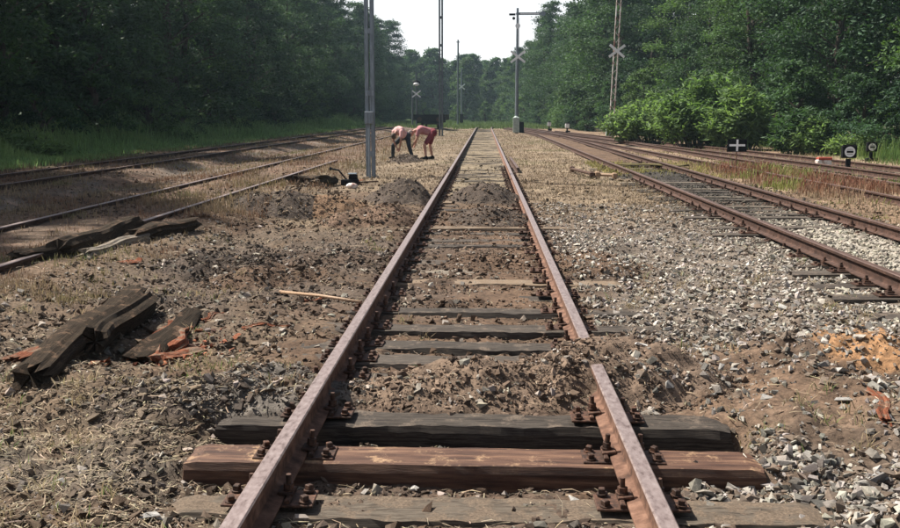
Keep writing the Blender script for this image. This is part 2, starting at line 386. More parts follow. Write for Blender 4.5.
M['redp'] = tone_mat('faded_red_paint', [(.3, (.28, .05, .035)), (.7, (.50, .12, .08))], 9, (1, 1, 1), .6, 0, .001)
M['bark'] = tone_mat('bark', [(.3, (.025, .02, .015)), (.7, (.09, .075, .06))], 8, (3, 3, .6), .95, 0, .02, 20, .1)
M['skin'] = tone_mat('sunburnt_skin', [(.3, (.32, .165, .12)), (.7, (.42, .23, .17))], 6, (1, 1, 1), .55, 0, 0)
M['pink'] = tone_mat('pale_pink_shirt', [(.3, (.50, .26, .25)), (.7, (.66, .42, .40))], 8, (1, 1, 1), .85, 0, .002)
M['maroon'] = tone_mat('maroon_cloth', [(.3, (.10, .018, .028)), (.7, (.18, .038, .050))], 8, (1, 1, 1), .9, 0, .002)
M['rosy'] = tone_mat('faded_red_shirt', [(.3, (.32, .11, .125)), (.7, (.50, .26, .27))], 8, (1, 1, 1), .9, 0, .002)
M['trouser'] = tone_mat('dark_trousers', [(.3, (.015, .018, .025)), (.7, (.04, .045, .055))], 8, (1, 1, 1), .9, 0, .002)
M['hair'] = tone_mat('brown_hair', [(.3, (.03, .02, .015)), (.7, (.07, .05, .035))], 40, (1, 1, 1), .7, 0, .002)
M['bald'] = tone_mat('grey_hair', [(.3, (.16, .13, .12)), (.7, (.26, .22, .20))], 40, (1, 1, 1), .7, 0, .002)
def leaf_mat(name, c0, c1, tr=.35):
    m, t, b = newmat(name)
    g = N(t, 'NewGeometry'); oi = N(t, 'ObjectInfo'); a = N(t, 'Attribute', attribute_name='Col')
    n = noise(t, g.outputs['Position'], .5, 3, .6)
    ad = N(t, 'Math', operation='ADD'); t.links.new(n.outputs[0], ad.inputs[0])
    ml = N(t, 'Math', operation='MULTIPLY'); ml.inputs[1].default_value = .6; t.links.new(oi.outputs['Random'], ml.inputs[0]); t.links.new(ml.outputs[0], ad.inputs[1])
    r = ramp(t, ad.outputs[0], [(.35, c0), (1.0, c1)])
    mu = N(t, 'VectorMath', operation='MULTIPLY'); t.links.new(r.outputs[0], mu.inputs[0]); t.links.new(a.outputs['Color'], mu.inputs[1])
    t.links.new(mu.outputs[0], b.inputs['Base Color']); b.inputs['Roughness'].default_value = .62; b.inputs['Specular IOR Level'].default_value = .2
    tl = N(t, 'BsdfTranslucent'); mx = N(t, 'MixShader'); mx.inputs[0].default_value = tr
    br = N(t, 'VectorMath', operation='MULTIPLY'); br.inputs[1].default_value = (1.2, 1.3, .6); t.links.new(mu.outputs[0], br.inputs[0])
    t.links.new(br.outputs[0], tl.inputs[0]); t.links.new(b.outputs[0], mx.inputs[1]); t.links.new(tl.outputs[0], mx.inputs[2])
    t.links.new(mx.outputs[0], t.nodes['Material Output'].inputs[0])
    return m
M['leaf'] = leaf_mat('tree_leaves', (.014, .038, .023), (.050, .095, .042), .3)
M['leaf2'] = leaf_mat('lighter_leaves', (.026, .062, .028), (.080, .135, .050), .35)
M['bush'] = leaf_mat('bush_leaves', (.085, .150, .060), (.165, .24, .105), .5)

# ------------------------------------------------------------------ ground
ys = [-40, -20, -10, -5, -2, 0, 1, 1.8, 2.4]
y = 2.8
while y < 120: ys.append(y); y *= 1.0078
while y < 1500: ys.append(y); y *= 1.06
ys = np.array(ys)
us = np.concatenate([[-60, -30, -14, -7, -4, -2.4, -1.7, -1.3], np.linspace(-1, 1, 380), [1.3, 1.7, 2.4, 4, 7, 14, 30, 60]])
YY, UU = np.meshgrid(ys, us, indexing='ij')
XX = UU*(np.clip(YY, 2, 1e9)*.56+.9)-.035*np.clip(YY, 0, 200)
ZZ = base_h(XX, YY); nr, nc = XX.shape
idx = np.arange(nr*nc).reshape(nr, nc)
Fq = np.stack([idx[:-1, :-1], idx[:-1, 1:], idx[1:, 1:], idx[1:, :-1]], -1).reshape(-1, 4)
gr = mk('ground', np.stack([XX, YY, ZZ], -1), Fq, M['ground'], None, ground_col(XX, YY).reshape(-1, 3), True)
tag(gr, kind='structure')

# heaps
for q in HEAPS:
    nu = 70 if q['y'] < 20 else 40
    g = np.linspace(-1.35, 1.35, nu); A, B = np.meshgrid(g*q['rx'], g*q['ry'], indexing='ij')
    c, s_ = math.cos(q['rot']), math.sin(q['rot'])
    X = q['x']+A*c-B*s_; Y = q['y']+A*s_+B*c
    hh = heap_h(X, Y, q); hb = base_h(X, Y)
    Z = hb+np.where(hh > 0, hh+.001, hh*1.0-.01)+np.where(hh > 0, .016*fbm(X, Y, .07, 3, 71), 0)
    keep = (hh > -.05)
    idx = np.arange(nu*nu).reshape(nu, nu)
    k = keep[:-1, :-1] | keep[1:, :-1] | keep[:-1, 1:] | keep[1:, 1:]
    Fq = np.stack([idx[:-1, :-1], idx[1:, :-1], idx[1:, 1:], idx[:-1, 1:]], -1)[k]
    n2 = fbm(X, Y, .3, 4, 73); cc = np.array(q['c'])*(1+.5*n2[..., None])
    cc = mixc(cc, ground_col(X, Y), 1-ss(0, .05, hh))
    used = np.unique(Fq); remap = -np.ones(nu*nu, int); remap[used] = np.arange(len(used))
    o = mk(q['name'], (np.stack([X, Y, Z], -1).reshape(-1, 3)[used]-np.array([q['x'], q['y'], 0])), remap[Fq], M['ground'], None, cc.reshape(-1, 3)[used], True)
    o.location = (q['x'], q['y'], 0)
    tag(o, q['label'], q['name'].replace('_', ' '), 'heaps of dug soil')

# ------------------------------------------------------------------ rails and sleepers
PROF = [(-.0625, 0), (.0625, 0), (.0625, .009), (.010, .026), (.0075, .040), (.0075, .102), (.034, .116), (.036, .143), (.030, .149), (-.030, .149), (-.036, .143), (-.034, .116), (-.0075, .102), (-.0075, .040), (-.010, .026), (-.0625, .009)]
def rail_mesh(name, path, mt, ms, tilt=0):
    P = [Vector(p) for p in path]; k = len(P); n = len(PROF); V = []; 
    for i, p in enumerate(P):
        t = (P[min(i+1, k-1)]-P[max(i-1, 0)]); t.z = 0; t.normalize(); r = Vector((t.y, -t.x, 0))
        V += [p+r*a+Vector((0, 0, b)) for a, b in PROF]
    Fc = [(i*n+q, i*n+(q+1) % n, (i+1)*n+(q+1) % n, (i+1)*n+q) for i in range(k-1) for q in range(n)]
    Fc += [tuple(range(n-1, -1, -1)), tuple((k-1)*n+q for q in range(n))]
    me = bpy.data.meshes.new(name); me.from_pydata(V, [], Fc); me.materials.append(ms); me.materials.append(mt)
    for i, f in enumerate(me.polygons):
        q = i % n if i < (k-1)*n else 0
        if q in (7, 8, 9): f.material_index = 1
    me.update(); return me
def path_at(cx, off, y0, y1, step, z):
    out = []; y = y0
    while True:
        e = .5; t = Vector((cx(y+e)-cx(y-e), 2*e, 0)).normalized()
        out.append((cx(y)+off*t.y, y-off*t.x, z)); 
        if y >= y1: break
        y = min(y+step, y1)
    return out
RB = .010
track = empty('railway_track', (0, 0, 0), 'middle railway track under repair, running straight away with dug out sleepers', 'railway track', 'railway tracks')
mcx = lambda y: (0.0 if y < 97 else (y-97)**2/220)
JY = G(425, 210, .158).y
RAILX = .7525
for s in (-1, 1):
    for (a, b) in ((1.2, JY-.006), (JY+.006, 40), (40.01, 112)):
        me = rail_mesh('rail', path_at(mcx, s*RAILX, a, b, 1.5 if b < 41 else 4, RB), M['rail_top'], M['rail_rust'])
        place('rail', me, track)
    fp = MB()                            # fishplates at the joint
    for q in (-1, 1):
        fp.box((s*RAILX+q*.022, JY, RB+.07), (.022, .56, .075), None, 0, .006)
        for k in (-.19, -.07, .07, .19): fp.cyl((s*RAILX+q*.033, JY+k, RB+.055), .016, .03, 6)
    fp.build('fishplate', M['iron'], track)
# a thick sleeper with worn edges
def sleeper_mesh(name, L, W, Hh, m, seed, nx=34, amp=.008, ends=.03):
    r = np.random.default_rng(seed)
    prof = [(-.5, 0), (-.5, .35), (-.5, .75), (-.46, .97), (-.3, 1), (-.1, 1), (.1, 1), (.3, 1), (.46, .97), (.5, .75), (.5, .35), (.5, 0)]
    V = []; xs = np.linspace(-L/2, L/2, nx); k = len(prof)
    for i, x in enumerate(xs):
        e = min(i, nx-1-i); 
        for j, (a, b) in enumerate(prof):
            ed = 1 if j in (3, 8) else .4
            nz = float(fbm(np.array([x*1.0]), np.array([j*.7+seed*3.1]), .8, 3, seed))*amp*ed*1.3
            wob = r.uniform(-amp, amp)*.35; nz = nz*1.3+r.uniform(-1, 1)*amp*.08*ed
            xx = x+(r.uniform(-ends, ends) if e == 0 else 0)*(.7)
            V.append((xx, a*W+wob+(nz if j in (3, 8) else 0)*np.sign(-a), -Hh+b*Hh+(nz+wob)*(b > .5)-(.012*(e == 0)*(b > .9))))
    Fc = [(i*k+j, i*k+j+1, (i+1)*k+j+1, (i+1)*k+j) for i in range(nx-1) for j in range(k-1)]
    Fc += [(i*k+k-1, i*k, (i+1)*k, (i+1)*k+k-1) for i in range(nx-1)]
    Fc += [tuple(range(k-1, -1, -1)), tuple((nx-1)*k+j for j in range(k))]
    Fc = [tuple(reversed(f)) for f in Fc]
    me = bpy.data.meshes.new(name); me.from_pydata(V, [], Fc); me.materials.append(m); me.update()
    return me
# fastening pieces, local to one rail seat (x across, y along)
pm = MB(); pm.box((0, 0, .005), (.37, .16, .012), None, 0, .003); pm.box((-.082, 0, .020), (.022, .15, .022), None, 0, .004); pm.box((.082, 0, .020), (.022, .15, .022), None, 0, .004)
plate_me = pm.mesh('base_plate', M['iron'])
cm = MB(); cm.box((0, 0, 0), (.062, .075, .014), Matrix.Rotation(R(8), 3, 'Y'), 0, .003); cm.box((-.024, 0, -.012), (.012, .075, .022), None, 0, .002)
clip_me = cm.mesh('clip', M['iron'])
bm_ = MB(); bm_.cyl((0, 0, -.01), .0115, .085, 8); bm_.cyl((0, 0, .012), .021, .024, 6); bm_.cyl((0, 0, .006), .025, .006, 10)
bolt_me = bm_.mesh('bolt', M['iron'])
sm = MB(); sm.cyl((0, 0, 0), .024, .007, 10); sm.box((0, 0, .017), (.026, .026, .024), None, 0, .003)
screw_me = sm.mesh('screw', M['iron'])
jm = MB()
jm.box((0, 0, .005), (.37, .16, .012))
for q in (-1, 1):
    jm.box((q*.068, 0, .034), (.06, .07, .016)); jm.cyl((q*.07, 0, .03), .013, .06, 6); jm.cyl((q*.07, 0, .045), .021, .022, 6)
    for e in (-.05, .05): jm.cyl((q*.145, e, .01), .02, .022, 6)
joined_me = jm.mesh('rail_fastening', M['iron'])
def fasten_full(parent, x, top):
    place('base_plate', plate_me, parent, (x, 0, top))
    for q in (-1, 1):
        place('clip', clip_me, parent, (x+q*.066, random.uniform(-.01, .01), top+.036), (0, 0, 0 if q > 0 else math.pi))
        place('bolt', bolt_me, parent, (x+q*.075, random.uniform(-.008, .008), top+.033+random.uniform(0, .012)), (R(random.uniform(-5, 5)), R(random.uniform(-5, 5)), random.random()*3))
        for e in (-.052, .052):
            place('screw', screw_me, parent, (x+q*.150, e, top+.010+random.uniform(0, .008)), (R(random.uniform(-5, 5)), R(random.uniform(-5, 5)), random.random()*3))
far_ties = [sleeper_mesh('sleeper', 2.6, .25, .15, M[k], 60+i, 8, .008) for i, k in enumerate(['tie_dark', 'tie_grey', 'tie_dark', 'tie_tan'])]
for i, (sy, sz) in enumerate(SLEEP):
    if i < 14:
        mt = 'tie_brown' if i == 1 else ['tie_worn', 'x', 'tie_dark', 'tie_dark', 'tie_dark', 'tie_dark', 'tie_dark', 'tie_dark', 'tie_dark', 'tie_tan', 'tie_grey', 'tie_dark', 'tie_grey', 'tie_dark'][i]
        me = sleeper_mesh('sleeper', 2.61, .26 if i == 1 else .25, .15, M[mt], i+3, 46, .004 if i == 1 else .012, .01 if i == 1 else .04)
    else: me = far_ties[3] if i in EXPO else far_ties[i % 3]
    zo = sz-(.0 if i in (0, 1, 2, 5, 6, 7) else .004)
    o = place('sleeper', me, track, (.06+(.05*random.uniform(-1, 1) if i > 2 else (.10 if i == 0 else 0)), sy, zo), (0, 0, R(random.uniform(-1.2, 1.2) if i > 1 else (0.3 if i == 0 else -.15))))
    if i == 1: o['label'] = 'newer rust brown sleeper with pale scuffs'
    for s in (-1, 1):
        if i < 11: fasten_full(o, s*RAILX-o.location.x, -zo-.004)
        elif i < 40: place('rail_fastening', joined_me, o, (s*RAILX-o.location.x, 0, -zo-.003))

def siding(label, cx, y0, y1, z, step, cuts=(), ties=None, skipL=None, top='rail_side_top'):
    t = empty('railway_track', (0, 0, 0), label, 'railway track', 'railway tracks')
    for s in (-1, 1):
        a, b = y0, y1
        if skipL and s == skipL[0]: b = skipL[1]
        for (p, q) in zip([a]+[c for c in cuts if a < c < b], [c for c in cuts if a < c < b]+[b]):
            place('rail', rail_mesh('rail', path_at(cx, s*RAILX, p+.004, q-.004, step, z), M[top], M['rail_dark']), t)
    return t
tA = siding('overgrown rusty track left of the repaired one, its near rail ending by the mast', lambda y: -5.15, 3, 112, RB, 5, (20, 50), skipL=(1, G(320, 165).y), top='rail_top')
tB = siding('farthest left track, dark rusty rails beside the green verge', lambda y: -9.62, 3, 120, .105, 5, (30, 60))
tC = siding('right hand siding with rust red rails standing clear of pale ballast', lambda y: 4.51 if y < 60 else 4.51-(y-60)**2/700, 2, 95, RB, 4, (16, 40))
def cD(y): return float(np.interp(y, [0, 18, 25, 32, 40, 50, 60, 70, 90, 110], [8.05, 8.0, 7.7, 7.4, 7.1, 6.7, 6.2, 5.5, 4.0, 2.6]))
def cE(y): return float(np.interp(y, [0, 18, 25, 32, 40, 50, 60, 70, 82], [10.9, 10.75, 10.5, 10.0, 9.2, 8.0, 7.0, 6.1, 5.0]))
tD = siding('overgrown track behind the red weeds on the right, partly buried', cD, 12, 105, RB-.02, 3, (22, 44))
tE = siding('far right track curving in front of the leafy bushes', cE, 14, 80, RB, 3, (24, 48))
for i in range(40):
    yy = 6.2+i*.64; ex = (7.3 < yy < 9.6) or (12.6 < yy < 16 and i % 3 > 0)
    o = place('sleeper', far_ties[2] if ex else [far_ties[0], far_ties[1], far_ties[0]][i % 3], tC, (4.51-(.02 if ex else 0)+random.uniform(-.08, .08), yy, ((.008 if i % 2 else -.012) if ex else -.018-.030*(i % 3 == 2)-.012*(yy < 13))), (0, 0, R(random.uniform(-2, 2))))
    for s in (-1, 1): place('rail_fastening', joined_me, o, (s*RAILX, 0, .003))
for i in range(60):
    yy = 14+i*.66
    for t, c, zt in ((tD, cD, -.035), (tE, cE, -.02)):
        if i % 2 and t is tD: continue
        place('sleeper', far_ties[1 if i % 3 else 0], t, (c(yy), yy, zt-.01), (0, 0, R(random.uniform(-2, 2))))

# ------------------------------------------------------------------ stones, clods, litter
shapes = []
for k in range(14):
    bmh = bmesh.new()
    for i in range(8):
        if k % 3: v = Vector(((i & 1)*1.1-.55+random.uniform(-.42, .42), (i >> 1 & 1)*1.1-.55+random.uniform(-.42, .42), (i >> 2 & 1)*1.0-.5+random.uniform(-.4, .4)))
        else: v = Vector((random.gauss(0, 1), random.gauss(0, 1), random.gauss(0, 1))).normalized()*random.uniform(.6, 1.1)
        bmh.verts.new(v)
    rr = bmesh.ops.convex_hull(bmh, input=bmh.verts)
    for e in [g for g in rr['geom_interior'] if isinstance(g, bmesh.types.BMVert)]: bmh.verts.remove(e)
    bmesh.ops.triangulate(bmh, faces=bmh.faces)
    bmh.verts.ensure_lookup_table(); bmh.verts.index_update()
    shapes.append((np.array([v.co[:] for v in bmh.verts]), np.array([[v.index for v in f.verts] for f in bmh.faces]))); bmh.free()
def rotmats(n, maxtilt=None):
    q = rng.normal(size=(n, 4)); q /= np.linalg.norm(q, axis=1)[:, None]
    a, b, c, d = q.T
    return np.stack([1-2*(c*c+d*d), 2*(b*c-a*d), 2*(b*d+a*c), 2*(b*c+a*d), 1-2*(b*b+d*d), 2*(c*d-a*b), 2*(b*d-a*c), 2*(c*d+a*b), 1-2*(b*b+c*c)], -1).reshape(n, 3, 3)
def stones(name, x, y, size, col, label, cat, sink=.25, flat=.65):
    n = len(x); z = full_h(x, y); Rm = rotmats(n); kind = rng.integers(0, len(shapes), n)
    sc = np.stack([size*rng.uniform(.9, 1.6, n), size*rng.uniform(.55, 1.0, n), size*rng.uniform(.42, .85, n)], -1)
    Vs = []; Fs = []; Cs = []; b = 0
    for k, (sv, sf) in enumerate(shapes):
        m = np.where(kind == k)[0]
        if not len(m): continue
        P = sv[None]*sc[m][:, None, :]*.5
        P = np.einsum('nij,nkj->nki', Rm[m], P)*np.array([1, 1, flat+.15])
        P += np.stack([x[m], y[m], z[m]+size[m]*(.5-sink)*.6], -1)[:, None, :]
        Vs.append(P.reshape(-1, 3)); nv = len(sv)
        Fs.append((sf[None]+(np.arange(len(m))*nv)[:, None, None]+b).reshape(-1, 3)); b += nv*len(m)
        Cs.append(np.repeat(col[m], nv, axis=0))
    o = mk(name, np.concatenate(Vs), np.concatenate(Fs), M['stone'], None, np.concatenate(Cs))
    return tag(o, label, cat, None, 'stuff')
def samp(n, d0, d1, power=1.0, x0=None, x1=None):
    """positions in the strip ahead; more of them close by"""
    t = rng.random(n); y = d0*(d1/d0)**t if power == 1 else (d0**(1-power)+(d1**(1-power)-d0**(1-power))*t)**(1/(1-power))
    a = -(.52*y+.8) if x0 is None else np.full(n, x0); b = (.50*y+.8) if x1 is None else np.full(n, x1)
    a = np.maximum(a, -(.54*y+.9)); b = np.minimum(b, .50*y+.9)
    x = a+(b-a)*rng.random(n)
    return x[b > a], y[b > a]
def clear_rail(x, y, m=.05):
    ok = np.ones(len(x), bool)
    for rx in (-RAILX, RAILX, 3.76, 5.26, -5.15-RAILX, -5.15+RAILX): ok &= ~((abs(x-rx) < (m if rx > -2 else .045)) & ~((rx == RAILX) & (y > 5.15) & (y < 5.9)))
    return ok
def on_tie(x, y):
    r = np.zeros(len(x), bool)
    for c, _ in SLEEP[:10]: r |= (abs(y-c) < .14) & (abs(x-.06) < 1.33)
    return r
def on_ctie(x, y):
    r_ = np.zeros(len(x), bool)
    for i in range(40):
        yy = 6.2+i*.64
        if (7.3 < yy < 9.6) or (12.6 < yy < 16 and i % 3 > 0): r_ |= (abs(y-yy) < .13) & (x > 3.08) & (x < 3.75)
    return r_
def scol(n, base, v=.35, tint=.025):
    return np.clip(np.array(base)*(1+rng.uniform(-v, v, n))[:, None]*(1+rng.normal(0, tint, (n, 3))), .015, .75)
# 1 coarse ballast right of the main track
x, y = samp(66000, 3.1, 17, 1.45, .95, 3.7)
den = .16+.84*ss(-.25, .25, fbm(x, y, .7, 4, 91)+.10+.25*ss(5.5, 7, y))
den *= 1-.75*win(x, .9, 2.3, .25)*win(y, 4.6, 6.2, .4)
k = (rng.random(len(x)) < den) & clear_rail(x, y) & ~(on_tie(x, y) & (rng.random(len(x)) < .9)) & ~on_ctie(x, y); x, y = x[k], y[k]
sz = (np.where(rng.random(len(x)) < .4, rng.uniform(.008, .02, len(x)), rng.gamma(3.6, .0088, len(x)))*(1+.10*(y < 6.5))).clip(.008, .085)
stones('ballast_gravel', x, y, sz, mixc(scol(len(x), (.21, .192, .168), .72)*(1+.35*ss(6, 8, y))[:, None], (.11, .078, .055), (rng.random(len(x)) < .35)*.85), 'coarse grey crushed ballast spread right of the middle track', 'gravel')
# 2 pale ballast in the right siding
x, y = samp(15000, 7, 22, 1.35, 3.2, 6.1); k = clear_rail(x, y, .06) & ~on_ctie(x, y) & (rng.random(len(x)) < np.where((x > 3.9) & (x < 5.2), 1, .55)); x, y = x[k], y[k]
sz = rng.gamma(6, .0075, len(x)).clip(.018, .08)
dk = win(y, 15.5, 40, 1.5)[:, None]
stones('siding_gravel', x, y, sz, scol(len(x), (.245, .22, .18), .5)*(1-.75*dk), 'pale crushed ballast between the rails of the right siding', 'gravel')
# 3 clods and pebbles over the dug soil
x, y = samp(74000, 3.0, 15, 1.35, -4.0, 1.1)
inh = full_h(x, y)-base_h(x, y)
den = .35+.5*ss(-.3, .3, fbm(x, y, .8, 3, 95))+.5*(inh > .02)
k = (rng.random(len(x)) < den) & clear_rail(x, y) & ~(on_tie(x, y) & (rng.random(len(x)) < .82)); x, y = x[k], y[k]
gcol = ground_col(x, y); sz = np.where(rng.random(len(x)) < .80, rng.uniform(.006, .019, len(x)), rng.gamma(3, .010, len(x)))*(1+.35*win(y, 5.5, 13, 1))*(1+y/30); sz = sz.clip(.006, .075)
pale = (rng.random(len(x)) < .22)[:, None]
stones('soil_clods', x, y, sz, np.where(pale, scol(len(x), (.21, .185, .155), .6), gcol*rng.uniform(.5, 1.3, len(x))[:, None]), 'loose clods and small stones over the dug soil', 'soil clods')
# 4 farther sprinkling
x, y = samp(16000, 13, 34, 1.2); k = clear_rail(x, y, .06); x, y = x[k], y[k]; gcol = ground_col(x, y)
stones('far_clods', x, y, rng.gamma(3, .014, len(x)).clip(.02, .12), gcol*rng.uniform(.5, 1.5, len(x))[:, None], 'scattered clods and stones between the tracks farther off', 'soil clods')
# 5 heap clods
hx = []; hy = []; hc = []
for q in HEAPS:
    n = (1900 if q['y'] < 9 else 1000) if q['name'] != 'clay_heap' else 200
    a = rng.random(n)*2*np.pi; r = np.sqrt(rng.random(n))*1.12
    X = q['x']+r*np.cos(a)*q['rx']; Y = q['y']+r*np.sin(a)*q['ry']; hx.append(X); hy.append(Y)
    hc.append(np.array(q['c'])*rng.uniform(.65, 1.45, n)[:, None])
hx = np.concatenate(hx); hy = np.concatenate(hy); hc = np.concatenate(hc)
k = ~((abs(abs(hx)-RAILX) < .05) & ~((hx > 0) & (hy > 5.15) & (hy < 5.9)))
hx, hy, hc = hx[k], hy[k], hc[k]
stones('heap_clods', hx, hy, np.where(rng.random(len(hx)) < .90, rng.uniform(.005, .017, len(hx)), rng.gamma(3, .010, len(hx))).clip(.007, .055)*(1+hy/22), hc, 'crumbled clods lying on the soil heaps', 'soil clods')

# straw litter, flat blades on the ground
def litter(name, x, y, ln, wd_, col, label):
    n = len(x); z = full_h(x, y)+.006+rng.random(n)*.012; a = rng.random(n)*np.pi*2
    dx = np.cos(a)*ln/2; dy = np.sin(a)*ln/2; px = -np.sin(a)*wd_/2; py = np.cos(a)*wd_/2; tz = rng.normal(0, .16, n)*ln; bend = rng.normal(0, .2, n)
    P = np.stack([np.stack([x-dx+px, y-dy+py, z-tz*.5], -1), np.stack([x-dx-px, y-dy-py, z-tz*.5], -1),
                  np.stack([x-px-dy*bend, y-py+dx*bend, z+abs(tz)*.4], -1), np.stack([x+px-dy*bend, y+py+dx*bend, z+abs(tz)*.4+wd_*.3], -1),
                  np.stack([x+dx-px*.3, y+dy-py*.3, z+tz*.5], -1), np.stack([x+dx+px*.3, y+dy+py*.3, z+tz*.5], -1)], 1)
    b = (np.arange(n)*6)[:, None]
    Fc = np.concatenate([b+np.array([0, 1, 2, 3]), b+np.array([3, 2, 4, 5])])
    o = mk(name, P.reshape(-1, 3), Fc, M['litter'], None, np.repeat(col, 6, axis=0))
    return tag(o, label, 'straw litter', None, 'stuff')
x, y = samp(74000, 3.0, 20, 1.45)
lt = .14+.75*win(x, -4.6, -.85, .4)*ss(-.3, .3, fbm(x, y, 1.3, 4, 51)+.15)*(1-.75*win(y, 5.6, 12.5, 1))+.35*win(x, .9, 4, .3)*ss(6.5, 9, y)+.05*(x < -3.5)
k = (rng.random(len(x)) < lt) & clear_rail(x, y, .045) & ~(on_tie(x, y) & (rng.random(len(x)) < .8)); x, y = x[k], y[k]; n = len(x)
litter('straw_litter', x, y, rng.gamma(2.2, .018, n).clip(.010, .15)*(1+y/30), rng.uniform(.0013, .0042, n)*(1+y/8), scol(n, (.235, .19, .13), .7, .04), 'dry straw and dead stems littering the ground')

# standing blades
def blades(name, x, y, h, wd_, col, label, cat, lean=.35, mat='blade', tip=.25, zoff=-.01):
    n = len(x); z = full_h(x, y)+zoff; a = rng.random(n)*2*np.pi; b = rng.random(n)*2*np.pi
    lx = np.cos(b)*lean*h*rng.random(n); ly = np.sin(b)*lean*h*rng.random(n); wx = np.cos(a)*wd_/2; wy = np.sin(a)*wd_/2
    P = np.stack([np.stack([x-wx, y-wy, z], -1), np.stack([x+wx, y+wy, z], -1),
                  np.stack([x-wx+lx*.35, y-wy+ly*.35, z+h*.55], -1), np.stack([x+wx+lx*.35, y+wy+ly*.35, z+h*.55], -1),
                  np.stack([x-wx*tip+lx, y-wy*tip+ly, z+h*(1-.15*lean)], -1), np.stack([x+wx*tip+lx, y+wy*tip+ly, z+h*(1-.15*lean)], -1)], 1)
    bb = (np.arange(n)*6)[:, None]; Fc = np.concatenate([bb+np.array([0, 1, 3, 2]), bb+np.array([2, 3, 5, 4])])
    o = mk(name, P.reshape(-1, 3), Fc, M[mat], None, np.repeat(col, 6, axis=0))
    return tag(o, label, cat, None, 'stuff')
def clump(x, y, sc, s, a=-.1, b=.35): return ss(a, b, fbm(x, y, sc, 3, s))
def not_track(x, y, m=.12):
    ok = clear_rail(x, y, m)
    ok &= ~((x > -.85) & (x < .85) & (rng.random(len(x)) < .65)); return ok
# dry grass each side of the middle track
x, y = samp(60000, 11, 95, 1.5, -4.2, 4.0)
dn = np.where(x > .9, ss(13, 19, y), ss(17, 27, y))*(.35+.65*clump(x, y, 1.2, 101, -.4, .2))*(1-.8*win(x, -2.9, -1, .4)*win(y, 28, 40, 3))
k = (rng.random(len(x)) < dn) & not_track(x, y, .10); x, y = x[k], y[k]; n = len(x)
g_ = clump(x, y, 3, 103, .1, .5)
blades('dry_grass', x, y, rng.uniform(.03, .11, n)*np.where(abs(x) < .9, .4, 1), rng.uniform(.004, .008, n)*(1+y/25), mixc(mixc(scol(n, (.205, .155, .10), .5, .03), (.13, .16, .06), g_*.6), (.13, .09, .06), clump(x, y, 1.7, 105, 0, .4)*.6), 'dry tan grass growing beside the middle track in the distance', 'grass', 1.1)
# sparse near tufts
x, y = samp(900, 3.2, 12, 1.3, -4.2, 3.6); k = not_track(x, y) & ~on_tie(x, y); x, y = x[k], y[k]
m = 16; x = np.repeat(x, m)+rng.normal(0, .035, len(x)*m); y = np.repeat(y, m)+rng.normal(0, .035, len(y)*m); n = len(x)
k = (clump(x, y, 1.0, 107, .0, .3) > .5) & clear_rail(x, y, .05); x, y = x[k], y[k]; n = len(x)
grn = (rng.random(n) < .10+.35*clump(x, y, .8, 109, .15, .3))[:, None]
blades('grass_tufts', x, y, rng.uniform(.03, .10, n), rng.uniform(.002, .004, n)*(1+y/8), np.where(grn, scol(n, (.12, .17, .05), .3), scol(n, (.34, .27, .16), .35)), 'small dry and green grass tufts on the dug ground', 'grass', 1.1)
# red sorrel and yellow weeds right
x, y = samp(26000, 12, 42, 1.2, 5.6, 9.6); 
rd = win(x, 6.2, 8.5, .3)*win(y, 18, 29, 2)
k = (rng.random(len(x)) < .25+.75*rd*clump(x, y, .9, 111, -.5, .0)) & (abs(x-np.array([cD(v) for v in y])+RAILX) > .02); x, y = x[k], y[k]; n = len(x); rd = win(x, 6.2, 8.5, .3)*win(y, 18, 29, 2)
yel = clump(x, y, 1.1, 113, .15, .3)
c_ = mixc(scol(n, (.27, .22, .14), .35), (.19, .065, .042), rd*(1-yel)*.9*rng.random(n)**.3); c_ = mixc(c_, (.19, .22, .05), yel*.8)
blades('sorrel_weeds', x, y, rng.uniform(.06, .24, n)*(.35+.9*rd), rng.uniform(.006, .013, n)*(1+y/30), c_, 'rust red sorrel and yellow green weeds between the right tracks', 'weeds', .35, 'blade', .9)
x, y = samp(12000, 16, 70, 1.3, 8, 13.5); k = rng.random(len(x)) < clump(x, y, 1.5, 115, -.3, .2)*(.3+.7*(x > 11.8)); x, y = x[k], y[k]; n = len(x)
blades('verge_grass', x, y, rng.uniform(.06, .25, n), rng.uniform(.008, .014, n)*(1+y/40), mixc(scol(n, (.28, .23, .14), .3), (.12, .17, .05), clump(x, y, 2, 117)), 'mixed grass along the far right track', 'grass', .5)
# left sidings weeds
x, y = samp(78000, 7.5, 80, 1.35, -12.5, -3.2); k = (rng.random(len(x)) < (.12+.88*clump(x, y, .9, 121, -.2, .3))*np.where(y < 13, .6, 1)) & clear_rail(x, y, .06) & (abs(abs(x+9.62)-RAILX) > .07); x, y = x[k], y[k]; n = len(x)
c_ = mixc(scol(n, (.24, .18, .11), .4), (.15, .07, .045), clump(x, y, 1.4, 123, -.1, .3)*.7); c_ = mixc(c_, (.13, .16, .05), clump(x, y, 1.2, 125, .1, .4)*.5)
blades('siding_weeds', x, y, rng.uniform(.04, .20, n)*np.where((x < -6.2), .75, 1)*(.45+.55*ss(10, 16, y)), rng.uniform(.003, .007, n)*(1+y/20), c_, 'dry reddish weeds growing through the left tracks', 'weeds', .5)
